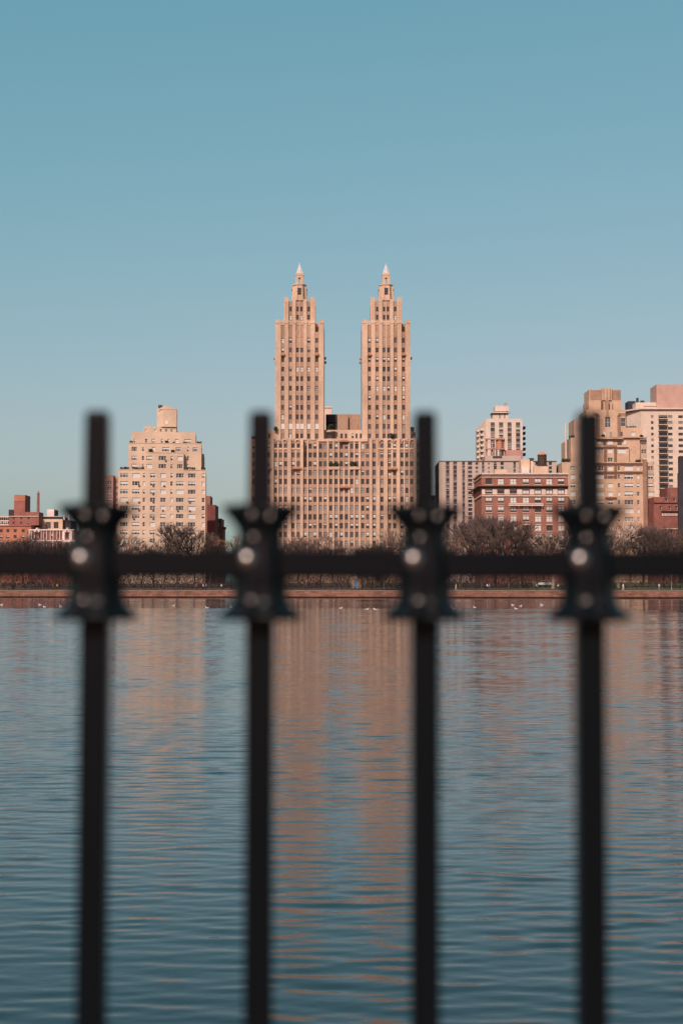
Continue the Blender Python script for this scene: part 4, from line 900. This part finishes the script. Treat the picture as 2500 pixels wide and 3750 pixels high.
# ------------------------------------------------------------------ the near fence
def near_fence():
    FY = 1.17; k = FY / F; zc = Z(2068, FY); gz = 1.505
    t = thing('iron_fence', 'black cast iron picket fence, out of focus, right in front of the water', 'fence', (0, FY, gz))
    t.rotation_euler = (0, R(.12), 0)
    mb = MB(); hb = .0127
    def rail(zm, h, d):
        mb = MB(); b = .002
        prof = [(-d, -h + b), (-d, h - b), (-d + b, h), (d - b, h), (d, h - b), (d, -h + b), (d - b, -h), (-d + b, -h)]
        for (a, c), (e, f) in zip(prof, prof[1:] + prof[:1]): mb.face([(-1.35, a, zm + c), (1.35, a, zm + c), (1.35, e, zm + f), (-1.35, e, zm + f)])
        return mb
    rail(zc - gz, hb, .012).build('rail', M['iron'], t, off=(0, 0, 0)); rail(.12, .0098, .012).build('rail', M['iron'], t, off=(0, 0, 0))
    zt = Z(1508, FY) - gz; zr = zc - gz
    def sq(mb, h0, h1, z0, z1, ch=.0015):
        P = lambda h: [(-h + ch, -h), (h - ch, -h), (h, -h + ch), (h, h - ch), (h - ch, h), (-h + ch, h), (-h, h - ch), (-h, -h + ch)]
        a, c = P(h0), P(h1)
        for q in range(8): mb.face([(*a[q], z0), (*a[(q + 1) % 8], z0), (*c[(q + 1) % 8], z1), (*c[q], z1)])
        return c
    mb = MB(); sq(mb, .0114, .0114, 0, zr - .03); sq(mb, .0114, .0102, zr - .03, zr + .03); sq(mb, .0102, .0095, zr + .03, zt - .004); c = sq(mb, .0095, .0078, zt - .004, zt); mb.face([(*p, zt) for p in c])
    bar = mb.mesh('picket', M['iron'])
    mb = MB()
    prof = [(.010, -.047), (.029, -.0462), (.0330, -.044), (.0325, -.041), (.0275, -.037), (.0235, -.033), (.0215, -.028), (.0216, -.015), (.0216, -.005), (.0204, .003), (.0190, .012), (.0176, .022), (.0180, .028), (.0196, .032), (.0226, .037), (.0262, .0425), (.0280, .0490), (.0265, .0487), (.0190, .042), (.0085, .036)]
    amp = [0, .05, .08, .08, .08, .08, .07, .05, .05, .04, .04, .05, .07, .10, .13, .15, .17, .18, .10, 0]
    mb.lathe(prof, 48, (0, 0, 0), 0, 6, amp)
    collar = mb.mesh('collar', M['iron'], smooth=True)
    def ball(r, x, y, z):
        mb = MB(); mb.lathe([(r * max(.02, math.cos(a)), r * math.sin(a)) for a in [R(-90 + 15 * q) for q in range(13)]], 20, (x, y, z)); return mb
    glint_ball = ball(.0088, 0, 0, 0).mesh('glint_ball', M['glint_ball'], smooth=True)
    glint_ball_small = ball(.0030, 0, 0, 0).mesh('glint_ball', M['glint_ball'], smooth=True)
    for i in range(-4, 8):
        x = X(343, FY) + .1349 * i
        p = obj('picket', bar, t, (x, 0, 0)); c = obj('collar', collar, p, (0, 0, zr))
        obj('glint_ball', glint_ball, p, (-.0094, -.0135, zr + .0040))  # balls added where the sun should glint off the collar
        for sx, sy, sz in ((-.0058, -.0215, .0395), (.0092, -.0222, .0385), (-.0046, -.0166, .0217), (-.0060, -.0206, -.0297)): obj('glint_ball', glint_ball_small, p, (sx, sy, zr + sz))
    for x in (-1.35, 1.35):
        mb = MB(); mb.box(x - .02, x + .02, -.02, .02, 0, zt); mb.build('post', M['iron'], t, off=(0, 0, 0))

# ------------------------------------------------------------------ small life on the far bank
def loft(mb, rings, n=10, mi=0):
    """rings: (centre, half width, half height) along x"""
    i = len(mb.v)
    for (cx, cy, cz), w, h in rings:
        for k in range(n):
            a = 2 * math.pi * k / n; mb.v.append((cx, cy + w * math.cos(a), cz + h * math.sin(a)))
    for q in range(len(rings) - 1):
        for k in range(n):
            j = (k + 1) % n; mb.f.append((i + q * n + k, i + q * n + j, i + (q + 1) * n + j, i + (q + 1) * n + k)); mb.m.append(mi)
    mb.f.append(tuple(i + k for k in range(n))); mb.m.append(mi); e = i + (len(rings) - 1) * n; mb.f.append(tuple(e + k for k in range(n - 1, -1, -1))); mb.m.append(mi)
def gulls():
    mb = MB()
    loft(mb, [((-.29, 0, .11), .012, .004), ((-.24, 0, .10), .035, .012), ((-.16, 0, .075), .07, .05), ((-.05, 0, .055), .10, .085), ((.06, 0, .06), .095, .085), ((.13, 0, .09), .065, .075), ((.165, 0, .14), .042, .05), ((.185, 0, .19), .038, .042), ((.21, 0, .215), .04, .042), ((.245, 0, .215), .03, .03), ((.262, 0, .21), .012, .012)], 12)
    t0 = thing('gull', 'x', 'gull', (0, 0, 0), 0, 'white gulls floating near the far wall')
    mb.build('body', M['gull'], t0, True, (0, 0, 0))
    for sd in (-1, 1):
        w = MB(); loft(w, [((-.33, sd * .03, .12), .006, .006), ((-.2, sd * .075, .105), .02, .03), ((-.05, sd * .098, .095), .02, .05), ((.06, sd * .09, .09), .012, .035)], 8); w.build('wing', M['gullgrey'], t0, True, (0, 0, 0))
    w = MB(); loft(w, [((.26, 0, .21), .009, .009), ((.305, 0, .203), .003, .004)], 6); w.build('beak', M['beak'], t0, True, (0, 0, 0))
    spots = [(9, 2216, 'leftmost gull floating on the water near the far wall'), (150, 2216, 'gull in front of the gabled mansion, upper one of a close pair'), (167, 2224, 'gull in front of the gabled mansion, lower one of a close pair'), (226, 2222, 'gull just left of the first fence picket'),
             (637, 2219, 'gull on the dark band below the peach stepped block'), (760, 2227, 'gull below the right edge of the peach stepped block'), (849, 2225, 'gull just left of the second fence picket'),
             (1247, 2229, 'small gull below the gap of the twin towers'), (1342, 2233, 'left gull of two below the right spired tower'), (1373, 2233, 'right gull of two below the right spired tower'),
             (1647, 2224, 'upper gull of two right of the third fence picket'), (1661, 2232, 'lower gull of two right of the third fence picket'), (1736, 2226, 'lone gull below the pink slab block'),
             (1875, 2217, 'upper left gull of the three below the red brick house'), (1903, 2221, 'right gull of the three below the red brick house'), (1887, 2231, 'lower gull of the three below the red brick house'), (1981, 2217, 'lone gull just left of the fourth fence picket')]
    for k, (px, py, lab) in enumerate(spots):
        x, y = on_water(px, py); rz = rnd.choice((0, 3.14)) + rnd.uniform(-.6, .6)
        if k == 0: t0.location = (x, y, -.03); t0.rotation_euler.z = rz; t0['label'] = lab
        else: dup(t0, (x, y, -.03), rz, (1, 1, 1), lab)

def person(label, px, coat, legs, stride=.25, face=1, off=3.2, hair='hair'):
    D = 350
    for _ in range(4): D = shore_y(X(px, D)) + off
    t = thing('person', label, 'person', (X(px, D), D, 1.925), 0 if face > 0 else math.pi, None)
    J = {'pelvis': (0, 0, .95), 'waist': (0, 0, 1.10), 'chest': (.01, 0, 1.32), 'neck': (.02, 0, 1.50), 'chin': (.05, 0, 1.58), 'head': (.035, 0, 1.67), 'crown': (.02, 0, 1.75), 'nose': (.125, 0, 1.645)}
    for s, n in ((1, 'l'), (-1, 'r')):
        f = stride * s
        J.update({'hip' + n: (0, s * .09, .92), 'knee' + n: (f * .55 + .05, s * .095, .50), 'ankle' + n: (f, s * .095, .085), 'toe' + n: (f + .15, s * .10, .04),
                  'sh' + n: (.01, s * .17, 1.42), 'elbow' + n: (-f * .35 - .03, s * .23, 1.14), 'wrist' + n: (-f * .6 + .08, s * .22, .92), 'palm' + n: (-f * .62 + .10, s * .22, .85)})
        for q, (dx, dz) in enumerate(((.035, -.07), (.018, -.085), (0, -.085), (-.018, -.07))): J[f'f{q}{n}'] = (J['palm' + n][0] + dx + .02, s * .215, J['palm' + n][2] + dz)
        J['th' + n] = (J['palm' + n][0] + .045, s * .20, J['palm' + n][2] + .0)
    rad = {'pelvis': (.15, .11), 'waist': (.13, .10), 'chest': (.16, .12), 'neck': (.055, .055), 'chin': (.07, .06), 'head': (.09, .075), 'crown': (.06, .05), 'nose': (.014, .014)}
    def R_(k):
        if k in rad: return rad[k]
        for a, r in (('hip', .09), ('knee', .06), ('ankle', .042), ('toe', .035), ('sh', .07), ('elbow', .045), ('wrist', .03), ('palm', .034), ('f', .009), ('th', .01)):
            if k.startswith(a): return (r, r)
    def skinned(name, edges, mat, grow_=0.0, parent=t, rootk=None):
        keys = []
        for e in edges:
            for q in e:
                if q not in keys: keys.append(q)
        me = bpy.data.meshes.new(name); me.from_pydata([J[q] for q in keys], [(keys.index(a), keys.index(b)) for a, b in edges], []); me.materials.append(M[mat])
        o = obj(name, me, parent); md = o.modifiers.new('skin', 'SKIN'); sk = me.skin_vertices[0].data if me.skin_vertices else None
        if sk is None:
            bm = bmesh.new(); bm.from_mesh(me); bm.verts.layers.skin.verify(); bm.to_mesh(me); bm.free(); sk = me.skin_vertices[0].data
        for q, v in zip(keys, sk):
            r = R_(q); v.radius = (r[0] + grow_, r[1] + grow_); v.use_root = q == (rootk or keys[0])
        sb = o.modifiers.new('smooth', 'SUBSURF'); sb.levels = 1; sb.render_levels = 1
        return o
    leg = [e for n in 'lr' for e in (('pelvis', 'hip' + n), ('hip' + n, 'knee' + n), ('knee' + n, 'ankle' + n))]
    arm = [e for n in 'lr' for e in (('chest', 'sh' + n), ('sh' + n, 'elbow' + n), ('elbow' + n, 'wrist' + n))]
    hand = [e for n in 'lr' for e in [('wrist' + n, 'palm' + n), ('palm' + n, 'th' + n)] + [('palm' + n, f'f{q}{n}') for q in range(4)]]
    skinned('body', [('pelvis', 'waist'), ('waist', 'chest'), ('chest', 'neck'), ('neck', 'chin'), ('chin', 'head'), ('head', 'crown'), ('chin', 'nose')] + leg + arm + hand + [('anklel', 'toel'), ('ankler', 'toer')], 'skin')
    skinned('jacket', [('pelvis', 'waist'), ('waist', 'chest')] + arm, coat, .022); skinned('trousers', leg, legs, .014); skinned('shoe', [('anklel', 'toel')], 'rubber', .012); skinned('shoe', [('ankler', 'toer')], 'rubber', .012)
    mb = MB(); mb.lathe([(.088, -.03), (.098, .02), (.088, .07), (.05, .105), (.01, .115)], 12, (.018, 0, 1.68)); mb.build('hair', M[hair], t, True, (0, 0, 0))
    return t
for nm, col in (('coat_red', (.55, .03, .03)), ('coat_teal', (.12, .45, .42)), ('coat_white', (.7, .68, .66)), ('coat_yellow', (.75, .42, .04)), ('coat_orange', (.85, .33, .03)), ('coat_grey', (.25, .24, .25)), ('coat_navy', (.03, .04, .08)), ('jeans', (.05, .06, .10)), ('black_cloth', (.015, .015, .017)), ('light_trousers', (.55, .5, .45))):
    M[nm] = plain(nm, col, .85)
def people():
    person('person in a bright red jacket walking on the far path', 720, 'coat_red', 'black_cloth', .22, 1)
    person('person in a white jacket and dark trousers behind the red jacketed one', 745, 'coat_white', 'black_cloth', .2, 1, 3.8)
    person('person in a grey coat below the right corner of the peach block', 756, 'coat_grey', 'black_cloth', .15, -1, 3.0)
    person('person in a pale coat near the orange leaved tree', 812, 'coat_white', 'jeans', .12, -1, 4.0)
    person('person in an orange jacket at the far left of the path', 212, 'coat_orange', 'black_cloth', .2, 1)
    person('person in a yellow jacket and white trousers right of the third picket', 1668, 'coat_yellow', 'light_trousers', .22, -1)
    person('person in a white shirt walking before the pink slab block', 1782, 'coat_white', 'black_cloth', .25, 1)
    person('person in a pale grey top close beside the white shirted walker', 1790, 'coat_grey', 'jeans', .2, 1, 4.2)
    person('person in a teal jacket left of the white car', 1962, 'coat_teal', 'black_cloth', .22, 1)
    person('person in a white top right of the white car', 2041, 'coat_white', 'jeans', .2, -1)
    person('person in a navy coat next to the fourth picket', 2054, 'coat_navy', 'black_cloth', .2, 1, 4.0)
    person('person in a cream jacket on the grassy stretch at the right', 2409, 'coat_white', 'coat_grey', .18, 1, 6)
    person('person in a white coat right of the fourth picket', 2278, 'coat_white', 'light_trousers', .2, 1)
    person('person in a dark coat among the trees at the middle of the path', 1120, 'coat_navy', 'black_cloth', .2, 1)

def car():
    D = 352; px = 1996
    D = shore_y(X(px, D)) + 50; t = thing('parked_car', 'white saloon car beyond the far path between the trees', 'car', (X(px, D), D, ground_z(X(px, D), D) + .28), R(42))
    mb = MB(); prof = [(-2.15, .32), (-2.2, .62), (-2.05, .86), (-1.35, .96), (1.0, .90), (1.85, .78), (2.15, .62), (2.2, .35)]
    cab = [(-1.55, .95), (-.85, 1.40), (.25, 1.42), (1.05, .90)]
    def ext(pts, w0, w1=None):
        n = len(pts); w1 = w1 or [w0] * n; i = len(mb.v)
        for s in (-1, 1):
            for (a, c), w in zip(pts, w1): mb.v.append((a, s * w, c))
        mb.f.append(tuple(i + q for q in range(n))); mb.m.append(0); mb.f.append(tuple(i + n + q for q in range(n - 1, -1, -1))); mb.m.append(0)
        for q in range(n): r_ = (q + 1) % n; mb.f.append((i + q, i + n + q, i + n + r_, i + r_)); mb.m.append(0)
    ext(prof, .88); ext(cab, .8, [.84, .66, .66, .84]); mb.build('body', M['carpaint'], t, False, (0, 0, 0))
    mb = MB()
    for s in (-1, 1):
        for a, c, e, f in ((-1.3, -.42, -.8, -.42), (-.36, .72, -.36, .22)):
            mb.face([(a, s * .838, .99), (c, s * .838, .99), (f, s * .69, 1.35), (e, s * .69, 1.35)])
    mb.face([(1.03, -.74, .95), (1.03, .74, .95), (.31, .6, 1.395), (.31, -.6, 1.395)]); mb.face([(-1.52, -.74, .99), (-1.52, .74, .99), (-.91, .6, 1.385), (-.91, -.6, 1.385)])
    o = mb.build('window', M['glass'], t, False, (0, 0, 0))
    for sx in (-1.35, 1.35):
        for s in (-1, 1):
            w = obj('wheel', None, t, (sx, s * .80, .05)); mb = MB()
            def disc(r, y0, y1, mi=0):
                i = len(mb.v); n = 18
                for y in (y0, y1):
                    for q in range(n): mb.v.append((r * math.cos(6.2832 * q / n), y, r * math.sin(6.2832 * q / n)))
                for q in range(n): j = (q + 1) % n; mb.f.append((i + q, i + j, i + n + j, i + n + q)); mb.m.append(mi)
                mb.f.append(tuple(i + q for q in range(n))); mb.m.append(mi); mb.f.append(tuple(i + n + q for q in range(n))); mb.m.append(mi)
            disc(.33, -.1, .1); mb.build('tyre', M['rubber'], w, False, (0, 0, 0)); mb = MB(); disc(.2, -.115, .115); mb.build('rim', M['rim'], w, False, (0, 0, 0))
    for s in (-1, 1):
        mb = MB(); mb.box(2.0, 2.19, s * .65 - .17, s * .65 + .17, .56, .69); mb.build('headlight', M['lens'], t, False, (0, 0, 0))
def lamps():
    t0 = None
    for k, (px, off, lab) in enumerate(((2455, 12, 'slim park lamp post on the grass near the right edge'), (2075, 9, 'slim park lamp post behind the fourth fence picket'), (300, 9, 'slim park lamp post before the gabled mansion'))):
        D = 350
        for _ in range(4): D = shore_y(X(px, D)) + off
        loc = (X(px, D), D, ground_z(X(px, D), D))
        if t0 is None:
            t0 = thing('street_lamp', lab, 'lamp post', loc, 0, 'park lamp posts'); mb = MB()
            mb.lathe([(.14, -.2), (.14, .3), (.07, .45), (.055, 3.2), (.09, 3.25)], 10); mb.build('pole', M['greymetal'], t0, True, (0, 0, 0))
            mb = MB(); mb.lathe([(.08, 3.25), (.2, 3.5), (.2, 3.75), (.1, 3.9)], 10); mb.build('lantern', M['lens'], t0, True, (0, 0, 0)); mb = MB(); mb.lathe([(.23, 3.76), (.1, 3.95), (.02, 4.1)], 10); mb.build('cap', M['steel'], t0, True, (0, 0, 0))
        else: dup(t0, loc, 0, None, lab)
def gatehouse():
    D = 352; px = 1303; D = shore_y(X(px, D)) + 34; x = X(px, D); z = ground_z(x, D)
    t = thing('gatehouse', 'small pale stone hut with blue door among the trees below the twin towers', 'hut', (x, D, z)); mb = MB()
    mb.openwall(-1.4, 1.4, -.3, 2.7, 0, [(-.5, .5, .02, 2.2)], .2); mb.box(-1.4, 1.4, 0, 2.6, -.3, 2.7, 0, 'ft'); mb.build('wall', M['tan_dark'], t, False, (0, 0, 0))
    mb = MB(); mb.face([(-1.6, -.2, 2.7), (1.6, -.2, 2.7), (0, 1.3, 3.6)]); mb.face([(1.6, -.2, 2.7), (1.6, 2.8, 2.7), (0, 1.3, 3.6)]); mb.face([(1.6, 2.8, 2.7), (-1.6, 2.8, 2.7), (0, 1.3, 3.6)]); mb.face([(-1.6, 2.8, 2.7), (-1.6, -.2, 2.7), (0, 1.3, 3.6)]); mb.box(-1.6, 1.6, -.2, 2.8, 2.6, 2.699); mb.build('roof', M['pinkbrick'], t, False, (0, 0, 0))
    mb = MB(); mb.box(-.5, .5, .12, .2, .02, 2.2); d = mb.build('door', M['door_blue'], t, False, (0, 0, 0)); mb = MB(); mb.box(.34, .4, .05, .12, 1.0, 1.15); mb.build('handle', M['steel'], d, False, (0, 0, 0))

twin_towers(); stepped_block(); left_group(); right_group(); trees(); undergrowth(); setting(); near_fence(); gulls(); people(); car(); lamps(); gatehouse()

# ------------------------------------------------------------------ light, sky, camera
w = bpy.data.worlds.new('World'); sc.world = w; w.use_nodes = True; nt = w.node_tree; N, L = nt.nodes, nt.links
bg = N['Background']; sky = N.new('ShaderNodeTexSky'); sky.sky_type = 'NISHITA'; sky.sun_disc = False
sky.sun_elevation = R(SUN_EL); sky.sun_rotation = R(180 + SUN_AZ); sky.altitude = 0; sky.air_density = 1.0; sky.dust_density = 2.4; sky.ozone_density = 1.0
sep = N.new('ShaderNodeSeparateColor'); com = N.new('ShaderNodeCombineColor'); L.new(sky.outputs[0], sep.inputs[0])
for k, (ex, ga) in enumerate(((1.12, .78), (.5, 1.87), (.5, 1.87))):   # teal colour balance of the whole sky
    p = N.new('ShaderNodeMath'); p.operation = 'POWER'; p.inputs[1].default_value = ex; L.new(sep.outputs[k], p.inputs[0])
    q = N.new('ShaderNodeMath'); q.operation = 'MULTIPLY'; q.inputs[1].default_value = ga; L.new(p.outputs[0], q.inputs[0]); L.new(q.outputs[0], com.inputs[k])
L.new(com.outputs[0], bg.inputs['Color']); bg.inputs['Strength'].default_value = .10
sun = bpy.data.lights.new('Sun', 'SUN'); sun.energy = 3.4; sun.angle = R(.5); sun.color = (1, .92, .84)
so = bpy.data.objects.new('Sun', sun); C.objects.link(so)
az, el = R(SUN_AZ), R(SUN_EL); sd = Vector((-math.sin(az) * math.cos(el), -math.cos(az) * math.cos(el), math.sin(el)))
so.rotation_euler = sd.to_track_quat('Z', 'Y').to_euler(); so.location = (-30, -60, 60)
cam = bpy.data.cameras.new('Camera'); co = bpy.data.objects.new('Camera', cam); C.objects.link(co); sc.camera = co
co.location = (0, 0, CAMZ); co.rotation_euler = (math.pi / 2 + T, 0, 0)
cam.sensor_fit = 'HORIZONTAL'; cam.sensor_width = 24; cam.lens = 50; cam.clip_start = .05; cam.clip_end = 9000
cam.dof.use_dof = True; cam.dof.focus_distance = 480; cam.dof.aperture_fstop = 3.9
sc.view_settings.view_transform = 'Standard'; sc.view_settings.look = 'None'; sc.view_settings.exposure = .3; sc.view_settings.gamma = 1
sc.cycles.max_bounces = 6; sc.cycles.use_denoising = True
